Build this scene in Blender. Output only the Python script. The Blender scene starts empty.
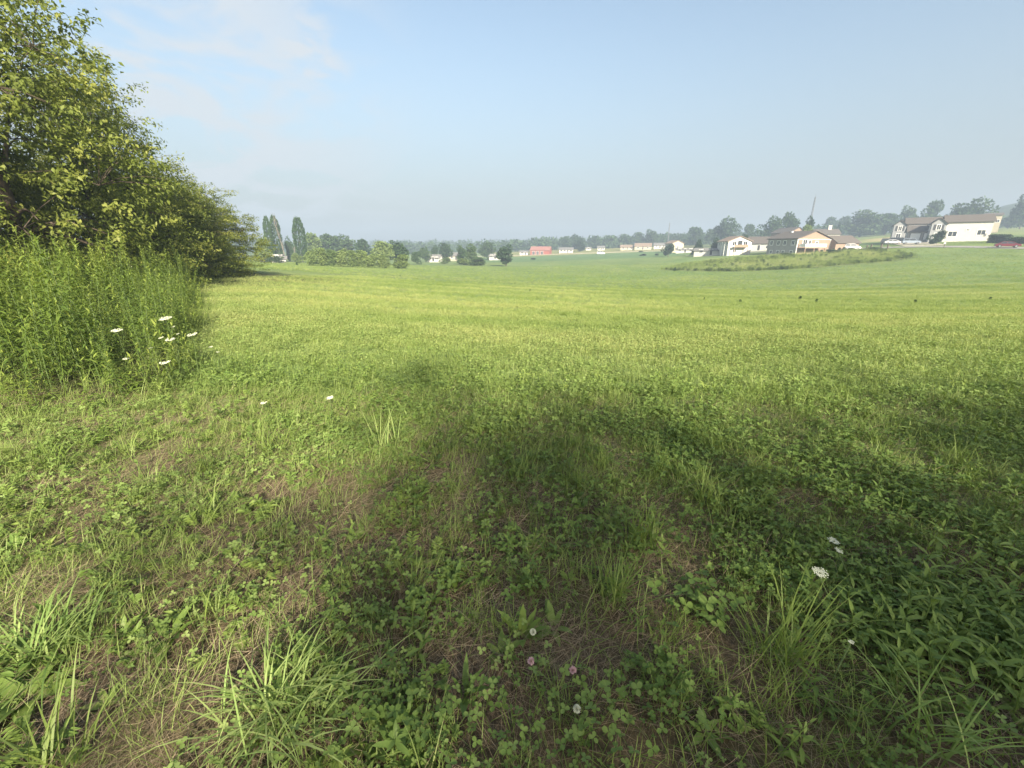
import bpy, math, random
import numpy as np
from mathutils import Vector, Matrix

rng = np.random.default_rng(11)
random.seed(5)
R = math.radians

# ------------------------------------------------------------------ camera, sky, sun, exposure
SC = bpy.context.scene
COL = SC.collection
FPX, HZ = 430.0, 246.0                       # focal length in pixels, row of the horizon
PIT = math.atan((384 - HZ) / FPX)
CP, SP = math.cos(PIT), math.sin(PIT)
EYE = 1.6
cam_d = bpy.data.cameras.new('camera')
cam_d.sensor_width = 36
cam_d.lens = FPX / 1024 * 36
cam_d.clip_start, cam_d.clip_end = 0.05, 6000
cam = bpy.data.objects.new('camera', cam_d)
COL.objects.link(cam)
cam.location = (0, 0, EYE)
cam.rotation_euler = (math.pi / 2 - PIT, 0, 0)
SC.camera = cam

SUN_AZ, SUN_EL = 160.0, 27.0                 # clockwise from +Y
SKY_STR = 0.105
EXPOSURE = 1.8
sl = bpy.data.lights.new('sun', 'SUN')
sl.energy = 5.0
sl.angle = R(1.4)
sl.color = (1.0, 0.90, 0.72)
sun = bpy.data.objects.new('sun', sl)
COL.objects.link(sun)
sd = Vector((math.sin(R(SUN_AZ)) * math.cos(R(SUN_EL)), math.cos(R(SUN_AZ)) * math.cos(R(SUN_EL)), math.sin(R(SUN_EL))))
sun.rotation_euler = sd.to_track_quat('Z', 'Y').to_euler()
sun.location = (-20, -40, 40)

w = bpy.data.worlds.new('World')
SC.world = w
w.use_nodes = True
nt = w.node_tree
nt.nodes.clear()
N, L = nt.nodes.new, nt.links.new
out = N('ShaderNodeOutputWorld')
bg = N('ShaderNodeBackground')
bg.inputs['Strength'].default_value = SKY_STR
sky = N('ShaderNodeTexSky')
sky.sky_type = 'NISHITA'
sky.sun_disc = False
sky.sun_elevation = R(SUN_EL)
sky.sun_rotation = R(SUN_AZ)
sky.altitude = 200
sky.air_density, sky.dust_density, sky.ozone_density = 1.0, 2.0, 1.2
tc = N('ShaderNodeTexCoord')
sep = N('ShaderNodeSeparateXYZ')
L(tc.outputs['Generated'], sep.inputs[0])


def mth(op, a, b=None, clamp=False):
    n = N('ShaderNodeMath')
    n.operation = op
    n.use_clamp = clamp
    for i, v in enumerate((a, b)):
        if v is None:
            continue
        if isinstance(v, (int, float)):
            n.inputs[i].default_value = v
        else:
            L(v, n.inputs[i])
    return n.outputs[0]


# thin summer cloud veil, drawn on a plane high above
zz = mth('ADD', mth('MAXIMUM', sep.outputs['Z'], 0.0), 0.22)
cx_, cy_ = mth('DIVIDE', sep.outputs['X'], zz), mth('DIVIDE', sep.outputs['Y'], zz)
cmb = N('ShaderNodeCombineXYZ')
L(cx_, cmb.inputs[0]); L(cy_, cmb.inputs[1])
n1 = N('ShaderNodeTexNoise')
n1.inputs['Scale'].default_value = 2.6
n1.inputs['Distortion'].default_value = 0.5
n1.inputs['Detail'].default_value = 7
n1.inputs['Roughness'].default_value = 0.52
L(cmb.outputs[0], n1.inputs['Vector'])
mr = N('ShaderNodeMapRange')
mr.interpolation_type = 'SMOOTHSTEP'
mr.inputs['From Min'].default_value = 0.42
mr.inputs['From Max'].default_value = 0.56
L(n1.outputs['Fac'], mr.inputs['Value'])
side = N('ShaderNodeMapRange')               # clouds sit towards the left
side.interpolation_type = 'SMOOTHSTEP'
side.inputs['From Min'].default_value = -0.14
side.inputs['From Max'].default_value = -0.50
L(sep.outputs['X'], side.inputs['Value'])
cf = mth('MULTIPLY', mth('MULTIPLY', mr.outputs[0], side.outputs[0]), 0.9)
# one small brighter puff at the upper left
pd = Vector((-207 / FPX, (329 / FPX) * SP + CP, (329 / FPX) * CP - SP)).normalized()
dt = N('ShaderNodeVectorMath'); dt.operation = 'DOT_PRODUCT'
L(tc.outputs['Generated'], dt.inputs[0]); dt.inputs[1].default_value = pd
n2 = N('ShaderNodeTexNoise')
n2.inputs['Scale'].default_value = 9; n2.inputs['Detail'].default_value = 6
L(cmb.outputs[0], n2.inputs['Vector'])
pf = N('ShaderNodeMapRange'); pf.interpolation_type = 'SMOOTHSTEP'
pf.inputs['From Min'].default_value = 0.9955; pf.inputs['From Max'].default_value = 1.0005
L(dt.outputs['Value'], pf.inputs['Value'])
pn = N('ShaderNodeMapRange'); pn.interpolation_type = 'SMOOTHSTEP'
pn.inputs['From Min'].default_value = 0.38; pn.inputs['From Max'].default_value = 0.62
L(n2.outputs['Fac'], pn.inputs['Value'])
cf = mth('MAXIMUM', cf, mth('MULTIPLY', mth('MULTIPLY', pf.outputs[0], pn.outputs[0]), 1.0))
# milky veil thickening towards the horizon
veil = N('ShaderNodeMapRange')
veil.interpolation_type = 'SMOOTHERSTEP'
veil.inputs['From Min'].default_value = 0.50
veil.inputs['From Max'].default_value = -0.12
veil.inputs['To Max'].default_value = 0.94
L(sep.outputs['Z'], veil.inputs['Value'])
mxv = N('ShaderNodeMix'); mxv.data_type = 'RGBA'
L(veil.outputs[0], mxv.inputs['Factor'])
thin = N('ShaderNodeMix'); thin.data_type = 'RGBA'; thin.blend_type = 'MULTIPLY'
thin.inputs['Factor'].default_value = 1
L(sky.outputs[0], thin.inputs['A'])
thin.inputs['B'].default_value = (.76, .71, .615, 1)
L(thin.outputs['Result'], mxv.inputs['A'])
mxv.inputs['B'].default_value = (1.02, 1.09, 1.20, 1)
mx = N('ShaderNodeMix'); mx.data_type = 'RGBA'
L(cf, mx.inputs['Factor'])
L(mxv.outputs['Result'], mx.inputs['A'])
mx.inputs['B'].default_value = (2.10, 2.24, 2.38, 1)
L(mx.outputs['Result'], bg.inputs['Color'])
L(bg.outputs[0], out.inputs['Surface'])

SC.render.engine = 'CYCLES'
SC.view_settings.view_transform = 'Standard'
SC.view_settings.look = 'None'
SC.view_settings.gamma = 1
SC.view_settings.exposure = EXPOSURE
c = SC.cycles
c.max_bounces, c.diffuse_bounces, c.glossy_bounces, c.transmission_bounces = 5, 3, 1, 3
c.transparent_max_bounces, c.volume_bounces = 4, 0
c.use_denoising = True
SC.render.filter_size = 1.2
c.caustics_reflective = c.caustics_refractive = False
c.sample_clamp_indirect = 6

# ------------------------------------------------------------------ materials


def new_mat(name):
    m = bpy.data.materials.new(name)
    m.use_nodes = True
    m.node_tree.nodes.clear()
    return m, m.node_tree.nodes.new, m.node_tree.links.new


def ramp(n, stops):
    e = n.color_ramp.elements
    e[0].position, e[0].color = stops[0][0], (*stops[0][1], 1)
    e[1].position, e[1].color = stops[-1][0], (*stops[-1][1], 1)
    for p, c_ in stops[1:-1]:
        x = e.new(p)
        x.color = (*c_, 1)


def leaf_mat(name, stops, trans=0.32, rough=0.55, kt=0.55, ki=0.0, kr=0.45, spec=0.25):
    """Foliage: colour picked from a ramp by the leaf's own tint, the clump's tint and chance."""
    m, n, l = new_mat(name)
    o = n('ShaderNodeOutputMaterial')
    a = n('ShaderNodeAttribute'); a.attribute_name = 'tint'
    ai = n('ShaderNodeAttribute'); ai.attribute_name = 'itint'; ai.attribute_type = 'INSTANCER'
    oi = n('ShaderNodeObjectInfo')

    def mul(s, k):
        q = n('ShaderNodeMath'); q.operation = 'MULTIPLY'
        l(s, q.inputs[0]); q.inputs[1].default_value = k
        return q.outputs[0]

    def add(s, t):
        q = n('ShaderNodeMath'); q.operation = 'ADD'
        l(s, q.inputs[0]); l(t, q.inputs[1])
        return q.outputs[0]
    v = add(add(mul(a.outputs['Fac'], kt), mul(ai.outputs['Fac'], ki)), mul(oi.outputs['Random'], kr))
    r = n('ShaderNodeValToRGB')
    ramp(r, stops)
    l(v, r.inputs[0])
    p = n('ShaderNodeBsdfPrincipled')
    p.inputs['Roughness'].default_value = rough
    p.inputs['Specular IOR Level'].default_value = spec
    l(r.outputs[0], p.inputs['Base Color'])
    t = n('ShaderNodeBsdfTranslucent')
    tm = n('ShaderNodeMix'); tm.data_type = 'RGBA'; tm.blend_type = 'MULTIPLY'
    tm.inputs['Factor'].default_value = 1
    l(r.outputs[0], tm.inputs['A'])
    tm.inputs['B'].default_value = (1.25, 1.25, 0.6, 1)
    l(tm.outputs['Result'], t.inputs['Color'])
    mxs = n('ShaderNodeMixShader')
    mxs.inputs[0].default_value = trans
    l(p.outputs[0], mxs.inputs[1]); l(t.outputs[0], mxs.inputs[2])
    l(mxs.outputs[0], o.inputs['Surface'])
    return m


def plain(name, col, rough=0.7, noise=0.12, scale=3.0, metal=0.0, spec=0.4, bump=0.0, stretch=(1, 1, 1)):
    m, n, l = new_mat(name)
    o = n('ShaderNodeOutputMaterial')
    p = n('ShaderNodeBsdfPrincipled')
    p.inputs['Roughness'].default_value = rough
    p.inputs['Metallic'].default_value = metal
    p.inputs['Specular IOR Level'].default_value = spec
    t = n('ShaderNodeTexCoord')
    mp = n('ShaderNodeMapping'); mp.inputs['Scale'].default_value = stretch
    l(t.outputs['Object'], mp.inputs[0])
    z = n('ShaderNodeTexNoise')
    z.inputs['Scale'].default_value = scale
    z.inputs['Detail'].default_value = 5
    l(mp.outputs[0], z.inputs['Vector'])
    r = n('ShaderNodeValToRGB')
    ramp(r, [(0.3, tuple(x * (1 - noise) for x in col)), (0.7, tuple(min(1, x * (1 + noise)) for x in col))])
    l(z.outputs['Fac'], r.inputs[0])
    l(r.outputs[0], p.inputs['Base Color'])
    if bump:
        b = n('ShaderNodeBump'); b.inputs['Strength'].default_value = bump
        l(z.outputs['Fac'], b.inputs['Height']); l(b.outputs[0], p.inputs['Normal'])
    l(p.outputs[0], o.inputs['Surface'])
    return m


M = {}
M['grass'] = leaf_mat('grass_blades', [(0.0, (.090, .150, .032)), (.35, (.175, .240, .055)), (.65, (.250, .315, .100)), (1, (.375, .39, .15))], .33, .5, .3, .55, .25)
M['sedge'] = leaf_mat('pale_grass_blades', [(0.0, (.085, .150, .038)), (.5, (.185, .275, .078)), (1, (.36, .43, .16))], .3, .6, .7, 0, .3, .12)
M['clover'] = leaf_mat('clover_leaves', [(0.0, (.075, .145, .034)), (.35, (.150, .225, .052)), (.65, (.225, .300, .092)), (1, (.345, .375, .14))], .30, .55, .3, .5, .25)
M['forb'] = leaf_mat('weed_leaves', [(0.0, (.075, .145, .036)), (.5, (.165, .24, .055)), (1, (.29, .34, .09))], .30, .5, .4, .3, .3)
M['straw'] = leaf_mat('dead_straw', [(0.0, (.10, .073, .048)), (.4, (.25, .19, .125)), (.75, (.42, .34, .22)), (1, (.58, .50, .34))], .1, .7, .5, .25, .25, .15)
M['weed'] = leaf_mat('tall_weed_leaves', [(0.0, (.050, .095, .022)), (.5, (.14, .205, .038)), (1, (.34, .38, .09))], .34, .5, .6, .2, .25)
M['leaf'] = leaf_mat('maple_leaves', [(0.0, (.075, .100, .020)), (.45, (.165, .205, .043)), (.8, (.29, .305, .078)), (1, (.38, .37, .14))], .46, .5, .75, 0, .2)
M['far'] = leaf_mat('far_foliage', [(0.0, (.022, .052, .018)), (.5, (.046, .088, .026)), (1, (.095, .135, .042))], .25, .6, .55, 0, .4)
M['fardark'] = leaf_mat('dark_foliage', [(0.0, (.014, .034, .017)), (.5, (.026, .055, .024)), (1, (.05, .085, .034))], .2, .6, .55, 0, .4)
M['farpale'] = leaf_mat('pale_foliage', [(0.0, (.075, .125, .036)), (.5, (.145, .20, .058)), (1, (.22, .27, .09))], .3, .6, .55, 0, .4)
M['weedmix'] = leaf_mat('mound_weeds', [(0.0, (.045, .080, .028)), (.5, (.080, .125, .040)), (1, (.15, .20, .07))], .25, .6, .5, 0, .5)
M['bark'] = plain('bark', (.085, .065, .048), .9, .35, 9, bump=.5, stretch=(1, 1, .25))
M['palebark'] = plain('pale_dead_wood', (.13, .12, .10), .9, .25, 9)
M['stem'] = plain('green_stem', (.085, .125, .04), .6, .2, 12)
M['white_petal'] = plain('white_petals', (.62, .64, .50), .7, .06, 40)
M['pink_petal'] = plain('pink_petals', (.66, .44, .46), .7, .15, 60)
M['white_siding'] = plain('white_siding', (.50, .485, .45), .6, .04, .8)
M['cream_siding'] = plain('cream_siding', (.42, .37, .28), .6, .05, .8)
M['shaded_white_siding'] = plain('shaded_white_siding', (.26, .27, .28), .7, .06, 1.2)  # white house's bay wall, its shade mixed into the colour
M['grey_siding'] = plain('grey_siding', (.31, .295, .275), .7, .08, 1.2)
M['tan_brick'] = plain('tan_brick', (.245, .175, .13), .8, .10, 5, bump=.1)
M['brown_shingle'] = plain('brown_shingles', (.095, .082, .072), .9, .18, 6, bump=.2)
M['grey_shingle'] = plain('grey_shingles', (.15, .145, .14), .9, .18, 6, bump=.2)
M['tan_shingle'] = plain('tan_shingles', (.22, .165, .125), .9, .15, 6, bump=.2)
M['red_barn'] = plain('red_barn_boards', (.25, .075, .055), .8, .15, 4)
M['red_roof'] = plain('red_metal_roof', (.27, .13, .11), .6, .12, 2)
M['trim'] = plain('white_trim', (.80, .79, .76), .5, .03, 2)
M['dark_trim'] = plain('dark_shutter', (.05, .05, .055), .6, .1, 3)
M['deck_wood'] = plain('deck_boards', (.30, .20, .14), .8, .2, 6)
M['glass'] = plain('window_glass', (.035, .04, .045), .12, .1, 2, spec=.6)
M['asphalt'] = plain('worn_asphalt', (.23, .22, .205), .9, .12, .6)
M['gravel'] = plain('pale_gravel', (.38, .34, .27), .95, .15, 1.5)
M['tyre'] = plain('tyre_rubber', (.02, .02, .021), .85, .1, 8)
M['rim'] = plain('wheel_rim', (.45, .45, .46), .35, .05, 4, metal=.7)
M['lamp'] = plain('headlight_lens', (.7, .7, .68), .2, .05, 4)
M['red_lamp'] = plain('tail_light_lens', (.35, .02, .02), .3, .05, 4)
M['steel'] = plain('galvanised_steel', (.22, .22, .23), .5, .1, 4, metal=.5)
M['post'] = plain('weathered_post', (.13, .10, .08), .85, .2, 7)


def paint(name, col):
    return plain(name, col, .25, .02, 1, spec=.6)


M['p_white'] = paint('white_paint', (.78, .78, .77))
M['p_silver'] = paint('blue_silver_paint', (.28, .33, .40))
M['p_dark'] = paint('dark_paint', (.035, .037, .042))
M['p_red'] = paint('red_paint', (.13, .016, .026))

# ------------------------------------------------------------------ ground shape


def lattice(seed):
    return np.random.default_rng(seed).random((257, 257))


_lat = {}


def vnoise(x, y, s, seed=0):
    if seed not in _lat:
        _lat[seed] = lattice(1000 + seed)
    t = _lat[seed]
    u, v = np.asarray(x, float) / s + 77.3, np.asarray(y, float) / s + 31.7
    i, j = np.floor(u).astype(int), np.floor(v).astype(int)
    fu, fv = u - i, v - j
    fu, fv = fu * fu * (3 - 2 * fu), fv * fv * (3 - 2 * fv)
    i0, j0, i1, j1 = i % 256, j % 256, (i + 1) % 256, (j + 1) % 256
    return (t[i0, j0] * (1 - fu) + t[i1, j0] * fu) * (1 - fv) + (t[i0, j1] * (1 - fu) + t[i1, j1] * fu) * fv


def fbm(x, y, s, seed=0):
    return (vnoise(x, y, s, seed) + .5 * vnoise(x, y, s / 2.1, seed + 1) + .25 * vnoise(x, y, s / 4.3, seed + 2)) / 1.75


def slope(py):
    v = (384 - np.asarray(py, float)) / FPX
    return (v * CP - SP) / (v * SP + CP)


def ratio(px, py):
    v = (384 - py) / FPX
    return ((px - 512) / FPX) / (v * SP + CP)


PX = [-30, 240, 400, 512, 670, 735, 800, 920, 1050]
ROWS = {  # depth: picture row where the ground at that depth is seen, per column of PX
    20:   [284, 286, 298, 303, 305, 306, 307, 307, 306],
    30:   [272, 275, 290, 295, 298, 299, 300, 299, 297],
    40:   [267, 269, 283, 289, 292, 293, 294, 293, 290],
    60:   [262, 265, 276, 282, 285, 285, 285, 281, 276],
    100:  [259, 263, 269, 274, 276, 274, 271, 262, 254],
    125:  [258, 262, 267, 270, 270, 265, 261, 246.5, 241],
    150:  [257, 261, 265, 267, 264, 257, 255, 241.5, 238.5],
    220:  [255, 259, 262, 262, 256, 250, 246, 238, 231],
    320:  [251, 257, 259, 257, 251, 247, 243, 232, 226],
    350:  [251, 256, 258, 254.5, 248, 245, 242, 231, 226],
    500:  [249, 253, 253, 250, 245, 243, 240, 230, 224],
    800:  [247, 249, 249, 248, 245, 242, 239, 230, 224],
    2200: [246, 247, 247, 246, 245, 243, 240, 232, 226],
}
_th = [-180., -85.] + [math.degrees(math.atan(ratio(p, 262))) for p in PX] + [85., 180.]
_ld = [math.log(1.0), math.log(4.5), math.log(10.0)] + [math.log(d) for d in ROWS]
_tab = np.zeros((len(_ld), len(_th)))
for i, p in enumerate(PX):
    _tab[1, 2 + i] = -.02
    _tab[2, 2 + i] = [-.08, -.08, -.28, -.36, -.38, -.37, -.36, -.34, -.30][i]
    for k, (d, row) in enumerate(ROWS.items()):
        _tab[3 + k, 2 + i] = EYE + float(slope(row[i])) * d
for k in range(3, len(_ld)):
    d = math.exp(_ld[k])
    _tab[k, -2] = min(.01 * d, 8)
    _tab[k, 1] = 0
    _tab[k, 0] = _tab[k, -1] = min(.004 * d, 4)
TG, DG = np.linspace(-180, 180, 361), np.linspace(0, math.log(2200), 190)
_a = np.array([np.interp(TG, _th, row) for row in _tab])
_g = np.array([np.interp(DG, _ld, _a[:, j]) for j in range(len(TG))])
for axis, reps in ((0, 18), (1, 20)):          # smooth the kinks away
    for _ in range(reps):
        if axis == 0:
            q = np.pad(_g, ((1, 1), (0, 0)), mode='wrap')
            _g = .25 * q[:-2] + .5 * q[1:-1] + .25 * q[2:]
        else:
            q = np.pad(_g, ((0, 0), (1, 1)), mode='edge')
            _g = .25 * q[:, :-2] + .5 * q[:, 1:-1] + .25 * q[:, 2:]


def tz(x, y):
    x, y = np.asarray(x, float), np.asarray(y, float)
    rr = np.hypot(x, y)
    th = np.degrees(np.arctan2(x, y))
    d = np.maximum(rr * np.cos(np.radians(np.minimum(np.abs(th), 52))), 1.0)
    u = np.clip((th + 180), 0, 359.999)
    v = np.clip(np.log(d) / DG[1], 0, len(DG) - 1.001)
    i, j = u.astype(int), v.astype(int)
    fu, fv = u - i, v - j
    z = (_g[i, j] * (1 - fv) + _g[i, j + 1] * fv) * (1 - fu) + (_g[i + 1, j] * (1 - fv) + _g[i + 1, j + 1] * fv) * fu
    near = np.clip(1.4 - rr / 25, 0, 1)
    z = z + near * (.10 * (fbm(x, y, 1.7, 20) - .5) + .05 * (vnoise(x, y, .35, 24) - .5))
    # rough mound of uncut grass before the grey house
    z = z + 1.1 * np.exp(-(((x - 76) / 30) ** 2 + ((y - 124) / 13) ** 2) ** 2)
    return z


def tz1(x, y):
    return float(tz(x, y))


def ground_at(px, py):
    """First ground point under a picture position."""
    s, r = float(slope(py)), ratio(px, py)
    ds = np.geomspace(.5, 900, 4000)
    h = EYE + s * ds - tz(r * ds, ds)
    k = np.argmax(h < 0)
    d = ds[k] if h[k] < 0 else 900.0
    return r * d, d


def at(px, d, py=250):
    """x, y, ground height at depth d in the direction of column px."""
    r = ratio(px, py)
    return r * d, d, tz1(r * d, d)


# ------------------------------------------------------------------ mesh helpers


class MB:
    """Collects faces and a tint per vertex; link() makes ONE mesh object."""

    def __init__(self):
        self.v, self.f, self.t, self.n = [], {}, [], 0

    def add(self, verts, faces, tint=0.5):
        verts = np.asarray(verts, float).reshape(-1, 3)
        faces = np.asarray(faces, int)
        self.v.append(verts)
        self.t.append(np.broadcast_to(np.asarray(tint, float), (len(verts),)).copy())
        self.f.setdefault(faces.shape[1], []).append(faces + self.n)
        self.n += len(verts)
        return self

    def box(self, x0, x1, y0, y1, z0, z1):
        v = [(x, y, z) for z in (z0, z1) for y in (y0, y1) for x in (x0, x1)]
        return self.add(v, [(0, 2, 3, 1), (4, 5, 7, 6), (0, 1, 5, 4), (2, 6, 7, 3), (0, 4, 6, 2), (1, 3, 7, 5)])

    def tube(self, pts, rad, k=6, tint=.5, cap=True):
        pts = np.asarray(pts, float)
        rad = np.broadcast_to(np.asarray(rad, float), (len(pts),))
        tg = np.gradient(pts, axis=0)
        tg /= np.linalg.norm(tg, axis=1)[:, None] + 1e-9
        a = np.cross(tg, np.where(np.abs(tg[:, 2:3]) < .9, [[0, 0, 1.]], [[1., 0, 0]]))
        a /= np.linalg.norm(a, axis=1)[:, None] + 1e-9
        b = np.cross(tg, a)
        an = np.arange(k) * 2 * math.pi / k
        v = pts[:, None] + rad[:, None, None] * (np.cos(an)[None, :, None] * a[:, None] + np.sin(an)[None, :, None] * b[:, None])
        n = len(pts)
        i, j = np.meshgrid(np.arange(n - 1), np.arange(k), indexing='ij')
        j2 = (j + 1) % k
        f = np.stack([i * k + j, i * k + j2, (i + 1) * k + j2, (i + 1) * k + j], -1).reshape(-1, 4)
        base = self.n
        self.add(v, f, tint)
        if cap:
            self.f.setdefault(k, []).append(np.array([[base + q for q in range(k)][::-1], [base + (n - 1) * k + q for q in range(k)]]))
        return self

    def prism(self, prof, y0, y1):
        """Polygon prof of (x, z), run from y0 to y1."""
        k = len(prof)
        v = [(x, y0, z) for x, z in prof] + [(x, y1, z) for x, z in prof]
        base = self.n
        self.add(v, [(q, (q + 1) % k, k + (q + 1) % k, k + q) for q in range(k)])
        self.f.setdefault(k, []).append(np.array([[base + q for q in range(k)][::-1], [base + k + q for q in range(k)]]))
        return self

    def kites(self, P, D, Nn, Ln, Wd, tint, fold=.15):
        """Folded two-triangle leaves."""
        m = len(P)
        D = D / (np.linalg.norm(D, axis=1)[:, None] + 1e-9)
        S = np.cross(D, Nn); S /= np.linalg.norm(S, axis=1)[:, None] + 1e-9
        U = np.cross(S, D)
        Ln, Wd = np.broadcast_to(Ln, (m,))[:, None], np.broadcast_to(Wd, (m,))[:, None]
        mid = P + D * Ln * .45 + U * Wd * fold
        v = np.stack([P, mid + S * Wd / 2, P + D * Ln - U * Ln * .12, mid - S * Wd / 2], 1).reshape(-1, 3)
        o = np.arange(m)[:, None] * 4
        f = np.concatenate([o + [[0, 2, 1]], o + [[0, 3, 2]]])
        return self.add(v, f, np.repeat(np.broadcast_to(tint, (m,)), 4))

    def ovals(self, P, D, Nn, Ln, Wd, tint, fold=.12):
        """Rounded six-point leaves with a fold."""
        m = len(P)
        D = D / (np.linalg.norm(D, axis=1)[:, None] + 1e-9)
        S = np.cross(D, Nn); S /= np.linalg.norm(S, axis=1)[:, None] + 1e-9
        U = np.cross(S, D)
        Ln, Wd = np.broadcast_to(Ln, (m,))[:, None], np.broadcast_to(Wd, (m,))[:, None]
        up = U * Wd * fold
        v = np.stack([P, P + D * Ln * .35 + S * Wd * .42 + up, P + D * Ln * .75 + S * Wd * .45 + up, P + D * Ln * .98 - up * .6,
                      P + D * Ln * .75 - S * Wd * .45 + up, P + D * Ln * .35 - S * Wd * .42 + up], 1).reshape(-1, 3)
        o = np.arange(m)[:, None] * 6
        f = np.concatenate([o + [[0, 3, 2, 1]], o + [[0, 5, 4, 3]]])
        return self.add(v, f, np.repeat(np.broadcast_to(tint, (m,)), 6))

    def lances(self, P, D, Nn, Ln, Wd, tint, droop=.25, fold=.12):
        """Long curved leaves with a midrib fold, eight points each."""
        m = len(P)
        D = D / (np.linalg.norm(D, axis=1)[:, None] + 1e-9)
        S = np.cross(D, Nn); S /= np.linalg.norm(S, axis=1)[:, None] + 1e-9
        U = np.cross(S, D)
        Ln, Wd = np.broadcast_to(Ln, (m,))[:, None], np.broadcast_to(Wd, (m,))[:, None]
        dr = np.broadcast_to(droop, (m,))[:, None]
        c1 = P + D * Ln * .35 - U * Ln * dr * .12
        c2 = P + D * Ln * .72 - U * Ln * dr * .5
        tip = P + D * Ln * .98 - U * Ln * dr
        e = U * Wd * fold
        v = np.stack([P, c1 + S * Wd * .5 + e, c1, c1 - S * Wd * .5 + e, c2 + S * Wd * .38 + e, c2, c2 - S * Wd * .38 + e, tip], 1).reshape(-1, 3)
        o = np.arange(m)[:, None] * 8
        t = np.repeat(np.broadcast_to(tint, (m,)), 8)
        base = self.n
        self.add(v, np.concatenate([o + [[0, 2, 1]], o + [[0, 3, 2]], o + [[4, 5, 7]], o + [[5, 6, 7]]]), t)
        self.f.setdefault(4, []).append(base + np.concatenate([o + [[1, 2, 5, 4]], o + [[2, 3, 6, 5]]]))
        return self

    def blades(self, P, az, Ln, Wd, el, bend, tint, seg=4, twist=0.0):
        """Arching grass blades: start at elevation el, lose bend radians on the way."""
        m = len(P)
        az, Ln, Wd, el, bend = (np.broadcast_to(q, (m,)).astype(float) for q in (az, Ln, Wd, el, bend))
        h = np.stack([np.cos(az), np.sin(az), 0 * az], 1)
        s = np.stack([-np.sin(az + twist), np.cos(az + twist), 0 * az], 1)
        pos, rows = P.astype(float).copy(), []
        for k in range(seg + 1):
            t = k / seg
            wd = Wd * (1 - t ** 1.8) * (.55 + .9 * min(t, .5)) + .0004
            rows += [pos + s * wd[:, None] / 2, pos - s * wd[:, None] / 2]
            a = el - bend * ((k + .5) / seg) ** 1.3
            pos = pos + (h * np.cos(a)[:, None] + np.array([[0, 0, 1.]]) * np.sin(a)[:, None]) * (Ln / seg)[:, None]
        v = np.stack(rows, 1).reshape(-1, 3)
        o = np.arange(m)[:, None] * (2 * (seg + 1))
        f = np.concatenate([o + [[2 * k, 2 * k + 1, 2 * k + 3, 2 * k + 2]] for k in range(seg)])
        return self.add(v, f, np.repeat(np.broadcast_to(tint, (m,)), 2 * (seg + 1)))

    def mesh(self, name, mats, smooth=False):
        me = bpy.data.meshes.new(name)
        V = np.concatenate(self.v)
        me.vertices.add(len(V))
        me.vertices.foreach_set('co', V.astype(np.float32).ravel())
        loops, starts, n0 = [], [], 0
        for k, fl in self.f.items():
            q = np.concatenate(fl)
            loops.append(q.ravel())
            starts.append(n0 + np.arange(len(q)) * k)
            n0 += q.size
        loops, starts = np.concatenate(loops), np.concatenate(starts)
        me.loops.add(len(loops))
        me.loops.foreach_set('vertex_index', loops.astype(np.int32))
        me.polygons.add(len(starts))
        me.polygons.foreach_set('loop_start', starts.astype(np.int32))
        at_ = me.attributes.new('tint', 'FLOAT', 'POINT')
        at_.data.foreach_set('value', np.concatenate(self.t).astype(np.float32))
        leafy = mats is not None and mats.node_tree.nodes.get('Translucent BSDF') is not None
        me.polygons.foreach_set('use_smooth', np.full(len(starts), bool(smooth or leafy)))
        me.update(calc_edges=True)
        me.materials.append(mats)
        return me

    def link(self, name, mat, parent=None, smooth=False):
        o = bpy.data.objects.new(name, self.mesh(name, mat, smooth))
        COL.objects.link(o)
        o.parent = parent
        return o


def tag(o, label=None, cat=None, group=None, kind=None):
    for k, v in (('label', label), ('category', cat), ('group', group), ('kind', kind)):
        if v:
            o[k] = v
    return o


def empty(name, loc, rz=0.0, label=None, cat=None, group=None):
    o = bpy.data.objects.new(name, None)
    COL.objects.link(o)
    o.location = loc
    o.rotation_euler = (0, 0, rz)
    o.empty_display_size = .3
    return tag(o, label, cat, group)


def clone(root, loc, rz=0.0, scale=None, label=None, group=None, link=True):
    """A copy of a thing with copies of its parts and sub-parts (meshes shared)."""
    r = root.copy()
    COL.objects.link(r)
    r.location, r.rotation_euler = loc, (0, 0, rz)
    if scale is not None:
        r.scale = scale
    if label:
        r['label'] = label
    if group:
        r['group'] = group
    for ch in KIDS.get(root.name, ()):
        q = ch.copy(); COL.objects.link(q); q.parent = r
        for g in KIDS.get(ch.name, ()):
            q2 = g.copy(); COL.objects.link(q2); q2.parent = q
    return r


KIDS = {}


def note(o):
    """Remember a thing's parts for clone()."""
    KIDS.clear()
    for x in COL.objects:
        if x.parent:
            KIDS.setdefault(x.parent.name, []).append(x)


def unit(v):
    return v / (np.linalg.norm(v, axis=-1, keepdims=True) + 1e-9)


# ------------------------------------------------------------------ the ground sheet

FIELD_A, FIELD_B = np.array([.110, .178, .055]), np.array([.185, .216, .080])
FOREST = np.array([.05, .08, .025])


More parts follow.
